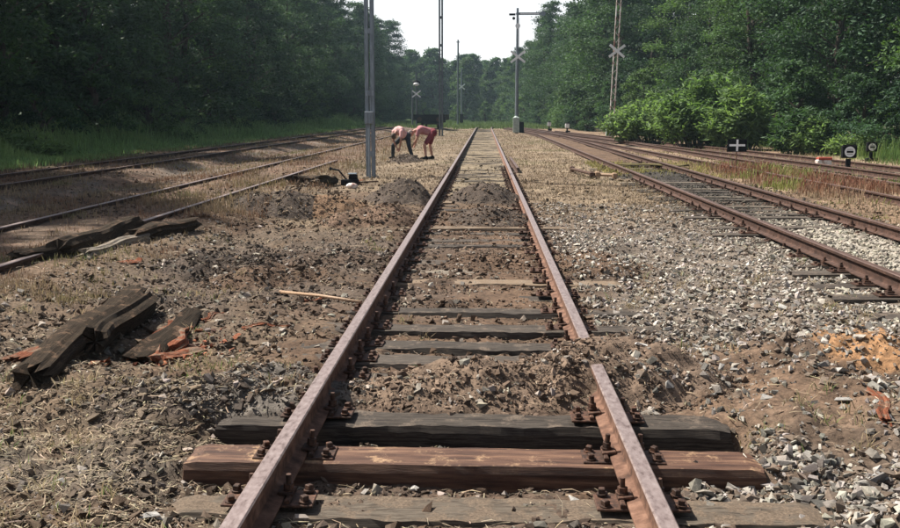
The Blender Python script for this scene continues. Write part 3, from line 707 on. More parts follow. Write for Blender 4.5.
# green verge left
x, y = samp(72000, 16, 130, 1.1, -19.5, -11.4)
k = rng.random(len(x)) < ss(-11.4, -13, x+.6*fbm(x, y, 3, 3, 131)); x, y = x[k], y[k]; n = len(x)
tall = ss(-12.5, -15.5, x)
blades('green_verge_grass', x, y, (.18+.95*tall)*rng.uniform(.55, 1.15, n)*(.7+.5*clump(x, y, 4, 133)), rng.uniform(.012, .024, n)*(1+y/80), mixc(scol(n, (.20, .31, .11), .4), (.28, .38, .13), clump(x, y, 2.5, 135, .2, .5)*.7), 'tall green grass along the foot of the left wood', 'grass', .4)
x, y = samp(15000, 22, 60, 1.1, 12.5, 19); k = rng.random(len(x)) < ss(12.8, 14, x); x, y = x[k], y[k]; n = len(x)
blades('reedy_grass', x, y, rng.uniform(.3, .9, n)*(.5+.6*clump(x, y, 3, 137)), rng.uniform(.014, .026, n), mixc(scol(n, (.085, .15, .04), .3), (.16, .22, .06), clump(x, y, 2, 139)*.6), 'tall green grass at the foot of the right wood', 'grass', .4)
x, y = samp(14000, 98, 190, 1.1, -13, 7); n = len(x)
blades('far_meadow_grass', x, y, rng.uniform(.15, .5, n), rng.uniform(.03, .06, n), scol(n, (.10, .15, .05), .35), 'green grass clearing where the tracks disappear', 'grass', .4)

# ------------------------------------------------------------------ trees
def leaves_at(P, size, up=.5, aspect=.5, droop=0):
    """rhombic leaves at P with random facing, biased upwards"""
    n = len(P); d = rng.normal(size=(n, 3)); d[:, 2] = d[:, 2]*.5-droop; d /= np.linalg.norm(d, axis=1)[:, None]
    u = rng.normal(size=(n, 3)); u[:, 2] += up*2; s_ = np.cross(d, u); s_ /= np.linalg.norm(s_, axis=1)[:, None]+1e-9
    L = (size*rng.uniform(.6, 1.25, n))[:, None]; W = L*aspect
    nn = np.cross(d, s_)
    A = P; B = P+d*L*.5+s_*W*.5+nn*L*.08; C = P+d*L; D = P+d*L*.5-s_*W*.5+nn*L*.08
    V = np.stack([A, B, C, D], 1).reshape(-1, 3); Fc = np.arange(n*4).reshape(n, 4)
    col = np.repeat(np.clip(rng.normal(1, .22, n), .5, 1.7)[:, None]*np.array([1, 1, 1]), 4, axis=0)
    return V, Fc, col
def tree_data(seed, Ht, rad, low, nleaf, size, m, lobe_n=34, narrow=1.0):
    r = np.random.default_rng(seed); rd = random.Random(seed)
    tr = MB(); bend = [(rd.uniform(-.25, .25), rd.uniform(-.25, .25)) for _ in range(6)]
    pts = [(bend[i][0]*i*.5, bend[i][1]*i*.5, Ht*.82*i/5-.3) for i in range(6)]
    tr.tube(pts, [.26*(1-i*.17)+.02 for i in range(6)], 8)
    lobes = []
    for k in range(lobe_n):
        t = (k+.5)/lobe_n; z = low+(Ht-low)*t
        env = rad*(1-abs(2*t-.85)**2.6*.62)*narrow if t > .1 else rad*.75
        env = rad*max(.22, math.sin(math.pi*min(1, .22+t*.80))**.75)
        a = k*2.39996+rd.uniform(-.4, .4); rr = env*rd.uniform(.35, .80)
        c = Vector((math.cos(a)*rr, math.sin(a)*rr, z)); lr = rd.uniform(.85, 1.55)*rad/3.6*(1.15-.45*t)
        lobes.append((c, lr))
        zt = max(.6, z-rr*.55); ax = np.interp(zt, [p[2] for p in pts], [p[0] for p in pts]); ay = np.interp(zt, [p[2] for p in pts], [p[1] for p in pts])
        tr.tube([(ax, ay, zt), (ax*.5+c.x*.5, ay*.5+c.y*.5, (zt+z)/2+.15), tuple(c)], [.085*(1.1-t), .05*(1.1-t), .015], 5, False)
    Ps = []; Lb = []
    per = nleaf//lobe_n
    for c, lr in lobes:
        # twigs radiating in a lobe, leaves gathered near twig ends
        nt_ = 26; d = r.normal(size=(nt_, 3)); d[:, 2] = abs(d[:, 2])*.8-.25; d /= np.linalg.norm(d, axis=1)[:, None]
        ends = np.array(c)+d*lr*r.uniform(.55, 1.15, nt_)[:, None]*np.array([1.15, 1.15, .75])
        w_ = r.integers(0, nt_, per); tpos = r.random(per)**.5
        P = np.array(c)+(ends[w_]-np.array(c))*tpos[:, None]+r.normal(0, .17*lr, (per, 3))*np.array([1, 1, .7])
        P[:, 2] -= .12*lr*(tpos**2); Ps.append(P); Lb.append(np.full(per, r.uniform(.7, 1.35)))
    P = np.concatenate(Ps); P[:, 2] = np.maximum(P[:, 2], .15)
    V, Fc, col = leaves_at(P, size, .9, .5, .25); col = col*np.repeat(np.concatenate(Lb), 4)[:, None]*np.array([1, 1, 1])
    oc = mk('crown', V, Fc, m, None, col); ot = tr.mesh('trunk', M['bark']); me = oc.data; bpy.data.objects.remove(oc)
    return ot, me
VAR = [tree_data(1, 15.5, 4.3, 1.0, 26000, .24, M['leaf'], 40), tree_data(2, 14.2, 3.9, .8, 24000, .22, M['leaf'], 36),
       tree_data(3, 16.5, 4.5, 1.5, 27000, .25, M['leaf'], 42), tree_data(4, 13.0, 3.8, .6, 23000, .21, M['leaf2'], 34)]
FARV = [tree_data(21, 14.8, 4.7, .2, 15000, .46, M['leaf'], 44), tree_data(22, 13.2, 4.4, .2, 14000, .44, M['leaf2'], 40)]
UND = [tree_data(11, 4.6, 2.2, .2, 8500, .19, M['leaf2'], 18), tree_data(12, 3.4, 2.0, .15, 7500, .17, M['leaf'], 16)]
def tree(x, y, k, sc, label, group, name='broadleaf_tree', data=VAR):
    o = empty(name, (x, y, hz(x, y)-.05), label, 'shrub' if data is UND else 'tree', group, rz=random.random()*6.28)
    o.scale = (sc*random.uniform(.92, 1.12), sc*random.uniform(.92, 1.12), sc)
    place('trunk', data[k][0], o); place('crown', data[k][1], o)
def where(y, row):
    return (', at its edge' if row == 0 else ', deeper in')+(', nearby' if y < 45 else (', half way along' if y < 95 else ', far off'))
KL = ['dense dark green tree in the shaded left wood', 'bushy mid height tree in the shaded left wood', 'tall dark tree in the shaded left wood', 'lighter green tree in the shaded left wood']
KR = ['dense dark green tree in the right wood', 'bushy mid height tree in the right wood', 'tall sunlit tree in the right wood', 'lighter green tree in the right wood']
for row, (xo, st) in enumerate(((-18.3, 5.2), (-23.5, 6), (-29.5, 7.5))):
    y = 14+row*2
    while y < 190:
        x = xo+random.uniform(-1.2, 1.2); k = random.choice([0, 1, 2, 0, 1, 2, 3])
        tree(x, y, k, random.uniform(.85, 1.14)*(1 if row == 0 else 1.12), KL[k]+where(y, row), 'trees of the left wood'); y += st*random.uniform(.8, 1.2)*(1+y/350)
def edge_r(y): return float(np.interp(y, [20, 28, 49, 65, 92, 113, 155, 175, 195], [15.0, 14.5, 13.2, 11.8, 8.6, 8.0, 5.6, 3.4, 1.0]))
for row, (xo, st) in enumerate(((3.6, 5), (9, 6), (15.5, 7.5))):
    y = 20+row*2
    while y < 200:
        x = edge_r(y)+xo+random.uniform(-1.0, 1.8); k = random.choice([0, 1, 2, 3])
        tree(x, y, k, random.uniform(.82, 1.14)*(1 if row == 0 else 1.1), KR[k]+where(y, row), 'trees of the right wood'); y += st*random.uniform(.8, 1.2)*(1+y/350)
for i in range(38):
    tree(-26+(i % 19)*2.4+random.uniform(-.8, .8), 206+(i//19)*14+random.uniform(-5, 9), i % 2, random.uniform(.85, 1.04), 'hazy blue green tree closing the view where the tracks end', 'far trees at the end of the tracks', data=FARV)
# undergrowth along both woods
y = 17
while y < 185:
    k = random.randint(0, 1)
    tree(-15.9+random.uniform(-.7, .7), y, k, random.uniform(.55, 1.15), ['low ', 'tall '][k == 0]+'dark undergrowth shrub at the foot of the left wood'+where(y, 0)[13:], 'shrubs under the left wood', 'undergrowth_shrub', UND)
    y += random.uniform(2.5, 5)*(1+y/200)
y = 24
while y < 190:
    k = random.randint(0, 1)
    tree(edge_r(y)+.7+random.uniform(-.6, .6), y, k, random.uniform(.6, 1.15), ['low ', 'tall '][k == 0]+'dark undergrowth shrub at the foot of the right wood'+where(y, 0)[13:], 'shrubs under the right wood', 'undergrowth_shrub', UND)
    y += random.uniform(2.5, 5)*(1+y/200)
for i in range(7):
    tree(-10+i*2.6+random.uniform(-.6, .6), 150+i*3+random.uniform(-3, 3), i % 2, random.uniform(.5, .9), 'low shrub in the grass clearing at the end of the tracks', 'shrubs in the far clearing', 'clearing_shrub', UND)

# leafy bushes with arching stems
def bush(name, x, y, Ht, rad, nst, label, lsize=.24, mat='bush', cat='bush', leaves=26, seed=0, aspect=.34):
    rd = random.Random(seed); z = hz(x, y)-.05
    o = empty(name, (x, y, z), label, cat, 'leafy bushes in front of the right wood')
    st = MB(); P = []
    for i in range(nst):
        a = rd.random()*6.283; rr = math.sqrt(rd.random())*rad; b0 = Vector((math.cos(a)*rr*.55, math.sin(a)*rr*.4, 0))
        h = Ht*(1-.55*(rr/rad)**2)*rd.uniform(.6, 1.08); tip = Vector((math.cos(a)*rr*1.15, math.sin(a)*rr*.8, h)); ctrl = (b0+tip)/2+Vector((0, 0, h*.28))
        pts = [b0*(1-t)**2+ctrl*2*t*(1-t)+tip*t*t for t in (0, .3, .6, .85, 1)]
        st.tube(pts, [.02, .016, .012, .008, .004], 4, False)
        for k in range(leaves):
            t = .18+.82*rd.random()**.7; p = b0*(1-t)**2+ctrl*2*t*(1-t)+tip*t*t
            P.append(p+Vector((rd.gauss(0, .10), rd.gauss(0, .10), rd.gauss(0, .05))))
    V, Fc, col = leaves_at(np.array([tuple(p) for p in P]), lsize, .8, aspect, .1)
    st.build('stem', M['bark'], o); oc = mk('foliage', V, Fc, M[mat], o, col)
    return o
def bx(px, y): return AT(px, y)
bush('leafy_bush', bx(705, 44), 44, 3.4, 2.3, 150, 'large bright green leafy bush right of the red and white mast', .36, seed=1, leaves=60, aspect=.30)
bush('leafy_bush', bx(650, 50), 50, 2.7, 2.4, 130, 'lower bright green bush just behind the red and white mast foot', .34, seed=2, leaves=50)
bush('leafy_bush', bx(738, 42), 42, 2.9, 1.3, 90, 'arching bush with long drooping leaves, right of the largest bush', .42, seed=3, leaves=52, aspect=.25)
bush('leafy_bush', bx(806, 38), 38.5, 1.9, 1.1, 80, 'mid green bush behind the white plus sign on the right', .26, seed=4, leaves=60, mat='leaf2')
bush('leafy_bush', bx(842, 35), 38, 1.5, 1.0, 60, 'pale green bushy weeds behind the two dwarf signals', .22, seed=5, leaves=60)
bush('leafy_bush', bx(885, 34), 37, 1.0, 1.0, 50, 'low green bush at the right edge of the view', .22, seed=6, leaves=50)
bush('leafy_bush', -14.0, 29, .9, 1.2, 50, 'low bright green weed patch on the left verge', .22, seed=7, leaves=40)

# ------------------------------------------------------------------ masts and signals
def cross_boards(parent, c, L, th=.10, yoff=0):
    for k, s in enumerate((-1, 1)):
        b = MB(); b.box((c[0], c[1]-.02-k*.028, c[2]), (L, .02, th), Matrix.Rotation(s*R(38), 3, 'Y')); b.build('cross_board', M['white'], parent)
def channel_mast(name, x, y, Ht, wdt, label, mat, boxz=None, group='masts along the tracks', dark=None):
    o = empty(name, (x, y, hz(x, y)-.1), label, 'mast', group)
    for s in (-1, 1):
        b = MB(); cx = s*wdt*.31; b.box((cx-s*wdt*.18, 0, Ht/2), (.008, wdt*.8, Ht)); b.box((cx, -wdt*.4, Ht/2), (wdt*.38, .009, Ht)); b.box((cx, wdt*.4, Ht/2), (wdt*.38, .009, Ht))
        b.build('channel', mat, o)
    z = .7
    while z < Ht:
        for sy_ in (-1, 1):
            b = MB(); b.box((0, sy_*(wdt*.4+.009), z), (wdt*.9, .007, wdt*.55)); b.build('batten_plate', mat, o)
        z += 1.5 if boxz else 1.9
    if boxz:
        b = MB(); b.box((-.01, -wdt*.4-.09, boxz), (.21, .13, .30), None, 0, .01); b.build('junction_box', M['mast'], o)
        b = MB(); b.tube([(-.01, -wdt*.4-.06, 0.05), (-.01, -wdt*.4-.06, boxz-.15)], .028, 8); b.tube([(.02, -wdt*.4-.05, boxz+.15), (.02, -wdt*.4-.04, boxz+.75)], .012, 6); b.build('conduit', M['mast'], o)
    b = MB(); b.box((0, 0, .06), (wdt*1.7, wdt*1.5, .16), None, 0, .02); b.build('footing', M['tie_grey'], o)
    return o
p = G(371, 176)
channel_mast('channel_mast', p.x, p.y, 9, .225, 'tall grey twin channel mast with a junction box, left of the middle track', M['mast'], 1.60)
channel_mast('channel_mast', AT(441, 68), 68, 13, .30, 'slender twin channel mast standing behind the workers', M['mast_dark'])
o = empty('telegraph_pole', (AT(458, 130), 130, -.1), 'thin dark pole without arms, far left of the track end', 'pole', 'masts along the tracks')
b = MB(); b.tube([(0, 0, 0), (0, 0, 11.4)], [.15, .10], 8); b.build('pole', M['mast_dark'], o); b = MB(); b.box((0, 0, 11.1), (.5, .08, .1)); b.build('cross_arm', M['mast_dark'], o)
o = empty('crossed_out_signal', (AT(461.5, 140), 140, -.1), 'far thin signal mast with small white cross boards', 'signal', 'disused signals with white crosses')
b = MB(); b.tube([(0, 0, 0), (0, 0, 8.2)], [.13, .09], 8); b.build('pole', M['mast'], o); cross_boards(o, (0, -.12, 5.5), 1.25, .16)
b = MB(); b.box((0, 0, .8), (.5, .4, 1.6), None, 0, .02); b.build('cabinet', M['black'], o)
# left signal with round lantern
o = empty('lantern_signal', (AT(415.5, 104), 104, -.1), 'twin post signal with white dish lantern and white cross, left in the distance', 'signal', 'disused signals with white crosses')
for dx, h in ((-.32, 4.5), (.12, 6.0)):
    b = MB(); b.tube([(dx, 0, 0), (dx, 0, h)], [.10, .08], 8); b.build('pole', M['mast_dark'], o)
b = MB(); b.ball((.12, -.05, 4.95), .42, 14, 8, (1, .5, .62)); b.build('lantern', M['black'], o, True)
b = MB(); b.ball((.12, -.20, 4.78), .32, 14, 8, (1, .5, .55)); b.build('lamp_glass', M['white'], o, True)
b = MB(); b.box((-.05, 0, 4.3), (1.0, .06, .06)); b.box((.12, 0, 5.6), (.5, .06, .06)); b.build('bracket', M['mast_dark'], o)
cross_boards(o, (.12, -.12, 3.75), 1.15, .14)
b = MB()
for k in range(12): b.box((.35, -.02, .6+k*.3), (.30, .025, .025))
b.box((.50, -.02, 2.2), (.03, .03, 4.2)); b.build('ladder', M['mast_dark'], o)
# semaphore
d0 = 78; o = empty('semaphore_signal', (AT(516.5, d0), d0, -.1), 'semaphore signal mast with a horizontal arm on top and white cross boards', 'signal', 'disused signals with white crosses')
b = MB(); b.tube([(0, 0, 0), (0, 0, 9.95)], [.14, .09], 10); b.build('pole', M['mast'], o)
b = MB(); b.box((.95, -.16, 9.5), (2.0, .03, .20)); b.disc_y((2.02, -.16, 9.5), .20, .04); b.disc_y((-.02, -.14, 9.5), .12, .08); b.build('signal_arm', M['mast'], o)
b = MB(); b.box((.95, -.182, 9.5), (1.5, .01, .08)); b.build('arm_stripe', M['white'], o)
b = MB(); b.box((-.42, -.12, 9.45), (.5, .10, .16), None, 0, .01); b.disc_y((-.30, -.12, 9.15), .12, .06); b.build('spectacle', M['black'], o)
b = MB(); b.disc_y((.02, -.22, 8.55), .20, .12); b.build('disc', M['white'], o)
cross_boards(o, (.06, -.20, 6.15), 1.45, .17)
b = MB(); b.tube([(.14, -.12, .8), (.14, -.12, 9.2)], .018, 6); b.build('pull_wire', M['mast_dark'], o)
b = MB(); b.box((-.02, -.06, .75), (.50, .46, 1.25), None, 0, .05); b.cyl((-.02, -.06, 1.35), .24, .12, 10, .10); b.build('base_cabinet', M['cab'], o)
b = MB(); b.box((.42, .1, .55), (.38, .3, .9), None, 0, .02); b.build('black_box', M['black'], o)
# flaking white mast, slightly leaning
d0 = 66; xb = AT(611.5, d0); o = empty('flaking_mast', (xb, d0, hz(xb, d0)-.1), 'leaning lattice signal mast in flaking white and rust paint with white cross boards', 'signal', 'disused signals with white crosses')
o.rotation_euler = (0, R(1.9), 0)
for s in (-1, 1):
    b = MB(); b.box((s*.14, 0, 5.6), (.06, .14, 11.2)); b.build('channel', M['flake'], o)
b = MB()
for k in range(22):
    b.box((0, 0, .6+k*.49), (.32, .02, .05), Matrix.Rotation((1 if k % 2 else -1)*R(48), 3, 'Y'))
b.build('lacing', M['flake'], o)
cross_boards(o, (.05, -.12, 5.85), 1.3, .17)
b = MB(); b.box((0, -.1, 9.6), (.4, .12, .35), None, 0, .02); b.build('lamp_bracket', M['redp'], o)
b = MB(); b.box((.25, -.1, 1.0), (.1, .1, .6)); b.build('cable_box', M['cab'], o)
o = empty('signal_cabinet', (xb-.22, d0-.6, hz(xb, d0-.6)), 'pale green cabinet at the foot of the flaking mast', 'cabinet')
b = MB(); b.box((0, 0, .46), (.40, .34, .98), None, 0, .02); b.build('body', M['cab'], o)
b = MB(); b.box((0, 0, .975), (.46, .40, .05), Matrix.Rotation(R(4), 3, 'X'), 0, .01); b.build('lid', M['cab'], o)
b = MB(); b.box((-.02, -.175, .48), (.30, .012, .75), None, 0, .002); b.cyl((.10, -.19, .5), .015, .06, 6); b.build('door', M['mast'], o)
# plus sign
q = G(735.5, 172); o = empty('plus_sign', (q.x, q.y, hz(q.x, q.y)-.15), 'black board with a white plus on a thin rusty post', 'sign')
b = MB(); b.tube([(0, 0, 0), (0, 0, .75)], .016, 6); b.build('post', M['rail_rust'], o)
b = MB(); b.box((0, -.025, .88), (.52, .018, .34), None, 0, .003); b.build('board', M['black'], o)
b = MB(); b.box((.005, -.0365, .885), (.42, .004, .055)); b.box((.005, -.0365, .885), (.055, .0035, .31)); b.build('plus', M['white'], o)
# dwarf signals
def dwarf(px, py, w_, label, dist=None):
    q = G(px, py) if dist is None else Vector((AT(px, dist), dist, 0))
    o = empty('dwarf_signal', (q.x, q.y, hz(q.x, q.y)-.05), label, 'signal', 'low dwarf signals'); h = w_*1.15
    b = MB(); b.box((0, 0, h*.45), (w_*.28, w_*.25, h*.95)); b.box((.03, 0, .08), (w_*1.1, w_*.5, .16), None, 0, .02); b.build('post', M['black'], o)
    b = MB(); b.box((0, -.02, h+w_*.42), (w_, w_*.34, w_*.9), None, 0, .02); b.build('housing', M['black'], o)
    b = MB(); b.disc_y((0, -.02-w_*.17-.006, h+w_*.42), w_*.37, .012, 24); b.build('white_disc', M['white'], o)
    b = MB(); b.box((0, -.02-w_*.17-.016, h+w_*.42), (w_*.46, .008, w_*.15), None, 0, .002)
    for s in (-1, 1): b.box((0, -.02-w_*.17-.015, h+w_*.42+s*w_*.17), (w_*.42, .006, w_*.025))
    b.build('bar_mark', M['black'], o)
    b = MB(); b.box((0, -.03-w_*.17, h+w_*.90), (w_*1.05, w_*.1, .02)); b.build('hood', M['black'], o)
dwarf(847.5, 170, .39, 'nearer black dwarf signal with a white disc between the right tracks')
dwarf(870.5, 160, .34, 'farther black dwarf signal with a white disc beside the green bush')
def lampstand(px, dist, label):
    x = AT(px, dist); o = empty('point_lantern', (x, dist, hz(x, dist)-.05), label, 'lantern', 'far point lanterns')
    b = MB(); b.cyl((0, 0, 0), .22, .12, 8); b.cyl((0, 0, .1), .06, .45, 8); b.box((.05, 0, .25), (.34, .2, .2), None, 0, .02); b.build('stand', M['black'], o)
    b = MB(); b.box((0, 0, .72), (.30, .26, .34), None, 0, .03); b.build('lamp_glass', M['white'], o)
    b = MB(); b.cyl((0, 0, .89), .18, .10, 8, .05); b.build('cap', M['black'], o)
lampstand(567.5, 74, 'far point lantern with white glass left of the flaking mast'); lampstand(549.5, 84, 'smaller far point lantern nearer the semaphore mast')
# white and red marker stone
q = G(823, 166); o = empty('painted_marker', (q.x, q.y, hz(q.x, q.y)), 'low white concrete block with red painted top in the weeds', 'marker')
b = MB(); b.box((0, 0, .11), (.42, .26, .26), None, .015, .03); b.build('block', M['flake'], o)
b = MB(); b.box((.02, -.02, .275), (.40, .25, .075), None, .012, .02); b.build('painted_cap', M['redp'], o)
# point lever box with white lid beside the mast
q = G(350, 183); o = empty('point_lever_box', (q.x, q.y, hz(q.x, q.y)), 'small black point lever box with white lamp beside the channel mast', 'lever box'); o.scale = (.62, .62, .8)
b = MB(); b.box((0, 0, .08), (.62, .34, .18), None, 0, .02); b.box((.12, 0, .22), (.30, .26, .16), None, 0, .02); b.build('housing', M['black'], o)
b = MB(); b.box((.10, -.02, .33), (.32, .26, .04), None, 0, .015); b.build('lid', M['mast'], o)
b = MB(); b.tube([(-.1, 0, .14), (-.42, .1, .42), (-.72, .2, .46)], .028, 8); b.ball((-.74, .2, .46), .055); b.build('lever', M['black'], o)
b = MB(); b.tube([(.3, .1, .08), (1.0, .35, .10)], .02, 6); b.build('rod', M['iron'], o)
q = G(352, 187); st_ = MB(); st_.ball((0, 0, .05), .13, 8, 6, (1, .8, .55)); s1 = st_.build('pale_stone', M['flake']); s1.location = (q.x, q.y, hz(q.x, q.y)); tag(s1, 'pale stone lying at the foot of the channel mast', 'stone')
# wagon far off
wx = -5.0; o = empty('flat_wagon', (wx, 93, -.02), 'low dark flat freight wagon standing far off on the left track', 'wagon')
b = MB(); b.box((0, 0, 1.12), (2.95, 9.6, .30), None, 0, .02); b.box((0, 0, .85), (2.3, 9.0, .26)); b.build('deck', M['black'], o)
for s in (-1, 1):
    b = MB(); b.box((s*1.45, 0, 1.36), (.05, 9.4, .26)); b.build('side_board', M['black'], o)
b = MB(); b.box((0, -4.76, 1.36), (2.8, .05, .26)); b.build('end_board', M['black'], o)
for yy in (-3.2, 3.2):
    for s in (-1, 1):
        b = MB(); b.tube([(s*.70, yy, .64), (s*.82, yy, .64)], .46, 20); b.tube([(s*.66, yy, .64), (s*.70, yy, .64)], .49, 20); b.build('wheel', M['rail_dark'], o)
    b = MB(); b.tube([(-.7, yy, .64), (.7, yy, .64)], .07, 8); b.build('axle', M['rail_dark'], o)
for s in (-1, 1):
    b = MB(); b.tube([(s*.87, -4.8, 1.05), (s*.87, -5.25, 1.05)], .09, 10); b.tube([(s*.87, -5.25, 1.05), (s*.87, -5.30, 1.05)], .22, 14); b.build('buffer', M['iron'], o)

# ------------------------------------------------------------------ loose timbers and small things
def timber(p0, p1, w_, h_, name, label, mat, seed, cat='old sleeper', zlift=0, taper=.0, amp=.018, tilt=0, extra=None, group=None, nx=26):
    a = G(*p0); b = G(*p1); L = (b-a).length; c = (a+b)/2; za, zb = hz(a.x, a.y), hz(b.x, b.y)
    rr = np.random.default_rng(seed); k = 20; V = []; xs = np.linspace(-L/2, L/2, nx)
    ridge = rr.uniform(-1, 1, k)*amp*.55; endl = rr.uniform(-.09, .09, (2, k))*min(1, L)
    for i_, x_ in enumerate(xs):
        t = (x_+L/2)/L; f = 1-taper*t**2; sl_ = fbm(np.full(k, x_), np.arange(k)*.35+seed*2.7, .5, 3, seed)*amp*.9
        for j_ in range(k):
            an = 2*math.pi*j_/k; cx, cy = math.cos(an), math.sin(an); q_ = max(abs(cx), abs(cy))**.82
            g = 1+(ridge[j_]+sl_[j_])/(w_*.5)*(1.0 if j_ % 2 else .5)
            e0 = endl[0, j_] if i_ == 0 else (endl[1, j_] if i_ == nx-1 else 0)
            V.append((x_+e0, cx/q_*w_*.5*g*f+.03*math.sin(t*5+seed), (h_*.5+cy/q_*h_*.5*g)*f+.010*math.sin(t*9+seed*2)))
    Fc = [(i_*k+j_, i_*k+(j_+1) % k, (i_+1)*k+(j_+1) % k, (i_+1)*k+j_) for i_ in range(nx-1) for j_ in range(k)]
    b0 = len(V); V += [(-L/2+.02, 0, h_*.5), (L/2-.02, 0, h_*.5*(1-taper))]
    Fc += [(b0, (j_+1) % k, j_) for j_ in range(k)]+[(b0+1, (nx-1)*k+j_, (nx-1)*k+(j_+1) % k) for j_ in range(k)]
    me = bpy.data.meshes.new(name); me.from_pydata(V, [], [tuple(reversed(f)) for f in Fc]); me.materials.append(mat); me.update()
    o = bpy.data.objects.new(name, me); COL.objects.link(o)
    o.location = (c.x, c.y, (za+zb)/2-.02+zlift); o.rotation_euler = (tilt, -math.atan2(zb-za, L), math.atan2(b.y-a.y, b.x-a.x))
    tag(o, label, cat, group)
    return o
g1 = 'old timbers thrown beside the track'
timber((30, 395), (134, 303), .185, .14, 'old_sleeper', 'long black rotten sleeper lying lengthways at the left, nearest the camera', M['log'], 81, amp=.03, group=g1)
timber((92, 354), (142, 310), .165, .14, 'old_sleeper', 'short charred sleeper piece leaning against the long black sleeper', M['log'], 82, zlift=.06, tilt=.3, amp=.03, group=g1)
timber((104, 318), (138, 292), .10, .08, 'split_board', 'thin black split board sticking up behind the charred sleeper piece', M['log'], 83, 'board', .09, .4, tilt=.9, group=g1)
timber((140, 354), (196, 314), .20, .11, 'old_sleeper', 'grey broken sleeper piece right of the charred one, beside red rot', M['log'], 84, amp=.03, taper=.3, group=g1)
timber((58, 266), (136, 236), .24, .19, 'old_sleeper', 'thick mossy old timber lying against the left siding rail', M['log'], 85, amp=.035, group=g1)
timber((84, 266), (146, 246), .13, .10, 'old_sleeper', 'narrow split timber in front of the mossy one by the left siding', M['tie_grey'], 86, amp=.02, group=g1)
timber((20, 272), (66, 262), .2, .14, 'old_sleeper', 'dark half buried timber at the left end of the row by the siding rail', M['log'], 88, amp=.02, group=g1)
timber((132, 248), (191, 234), .2, .17, 'old_sleeper', 'short dark log end at the right end of the row by the siding rail', M['log'], 87, amp=.03, group=g1)
timber((294, 189), (331, 183), .30, .20, 'old_sleeper', 'black log on the dug ground left of the channel mast', M['log'], 89, amp=.04, group=g1)
timber((20, 386), (60, 356), .12, .03, 'red_splinter', 'long red rotten sliver on top of the long black sleeper', M['rot'], 90, 'wood fragment', .125, .5, group='red rotten wood fragments')
rots = [((150, 352), (178, 330), .12, .07), ((160, 358), (200, 340), .13, .06), ((178, 350), (208, 346), .10, .05), ((160, 330), (178, 318), .12, .07), ((170, 345), (190, 330), .10, .08), ((200, 318), (225, 312), .06, .04),
        ((245, 330), (290, 327), .05, .03), ((870, 408), (890, 440), .07, .045), ((762, 459), (790, 461), .05, .02), ((122, 268), (142, 264), .07, .03), ((300, 303), (330, 300), .05, .02), ((104, 370), (88, 360), .06, .03), ((345, 181), (362, 179), .12, .05)]
rl = ['rust red crumbling wood chunk beside the grey broken sleeper', 'lowest of the red rotten wood pieces at the left', 'rightmost of the red rotten wood pieces at the left', 'red rotten chunk behind the others near the charred sleeper', 'tall red splinter in the middle of the rotten pile', 'small red wood chip above the rotten pile',
      'thin red stick on the soil right of the rotten pile', 'bright red brown wood slab on the gravel at the right edge', 'small red strip at the right end of the brown sleeper', 'pale orange chip in front of the siding timbers', 'thin reddish splinter beneath the wooden handle', 'red wood bit in front of the long black sleeper', 'reddish board scrap near the foot of the channel mast']
for i, ((a, b, w_, h_), l) in enumerate(zip(rots, rl)):
    timber(a, b, w_, h_, 'rotten_wood', l, M['rot'], 100+i, 'wood fragment', .01, .35, amp=.02, tilt=random.uniform(-.3, .3), group='red rotten wood fragments', nx=9)
# crumbled red rot round the pile
a0 = G(183, 344); n = 420; x = a0.x+rng.normal(0, .16, n); y = a0.y+rng.normal(0, .20, n)
stones('rotten_crumbs', x, y, rng.gamma(2.5, .012, n).clip(.008, .08), mixc(scol(n, (.20, .070, .035), .5), (.06, .03, .02), rng.random(n) < .25), 'red brown crumbs of rotten wood round the broken sleepers', 'wood crumbs')
# wooden tool handle leaning on the left rail
a = G(281, 292, .03); b_ = G(361, 302, .13); mb = MB(); mb.tube([a, (a+b_)/2+Vector((0, 0, .01)), b_], [.015, .013, .012], 10); mb.ball(tuple(a), .02, 8, 6)
o = mb.build('tool_handle', M['handle'], None, True); tag(o, 'pale wooden tool handle lying across the soil up to the left rail', 'tool handle')
# bent rods in the dry grass
a, b2, c2 = G(571, 172), G(594, 178), G(617, 179)
for pts, l, mt in (([a, (a+b2)/2, b2], 'dark rusty point rod lying in the dry grass right of the track', 'iron'), ([b2+Vector((.05, 0, 0)), c2], 'pale end of a point rod lying beside the dark rusty one', 'handle')):
    mb = MB(); mb.tube([p+Vector((0, 0, .09)) for p in pts], .04, 8); mb.box(pts[0]+Vector((.03, 0, .08)), (.1, .25, .16), None, 0, .02); mb.box(pts[-1]+Vector((-.06, 0, .08)), (.1, .2, .14), None, 0, .02)
    tag(mb.build('point_rod', M[mt]), l, 'rod', 'point rods in the grass')
a = G(510, 161); b2 = G(518, 173)
me = rail_mesh('short_rail', [(a.x, a.y, -.01), (b2.x, b2.y, -.01)], M['rail_side_top'], M['rail_dark']); o = bpy.data.objects.new('short_rail', me); COL.objects.link(o); tag(o, 'short dark piece of rail lying outside the right rail in the distance', 'rail piece')
# yellow green grass on the spoil across the siding
x, y = samp(9000, 21, 34, 1.2, 3.3, 6.6); k = (rng.random(len(x)) < clump(x, y, .8, 141, -.4, .0)*win(y, 24, 31, 1.5)); x, y = x[k], y[k]; n = len(x)
blades('mossy_grass', x, y, rng.uniform(.04, .16, n), rng.uniform(.008, .016, n), scol(n, (.26, .24, .075), .4), 'yellow green mossy grass patch across the right siding', 'grass', .8)
# yellow moss planks across the siding
mc = tone_mat('mossy_plank', [(.3, (.05, .04, .018)), (.7, (.16, .13, .045))], 6, (1, 6, 6), .95, 0, .01); 
timber((622, 166), (686, 168), .60, .05, 'mossy_plank', 'yellow mossy plank lying across the rails of the right siding', mc, 140, 'plank', .10, 0, amp=.03)
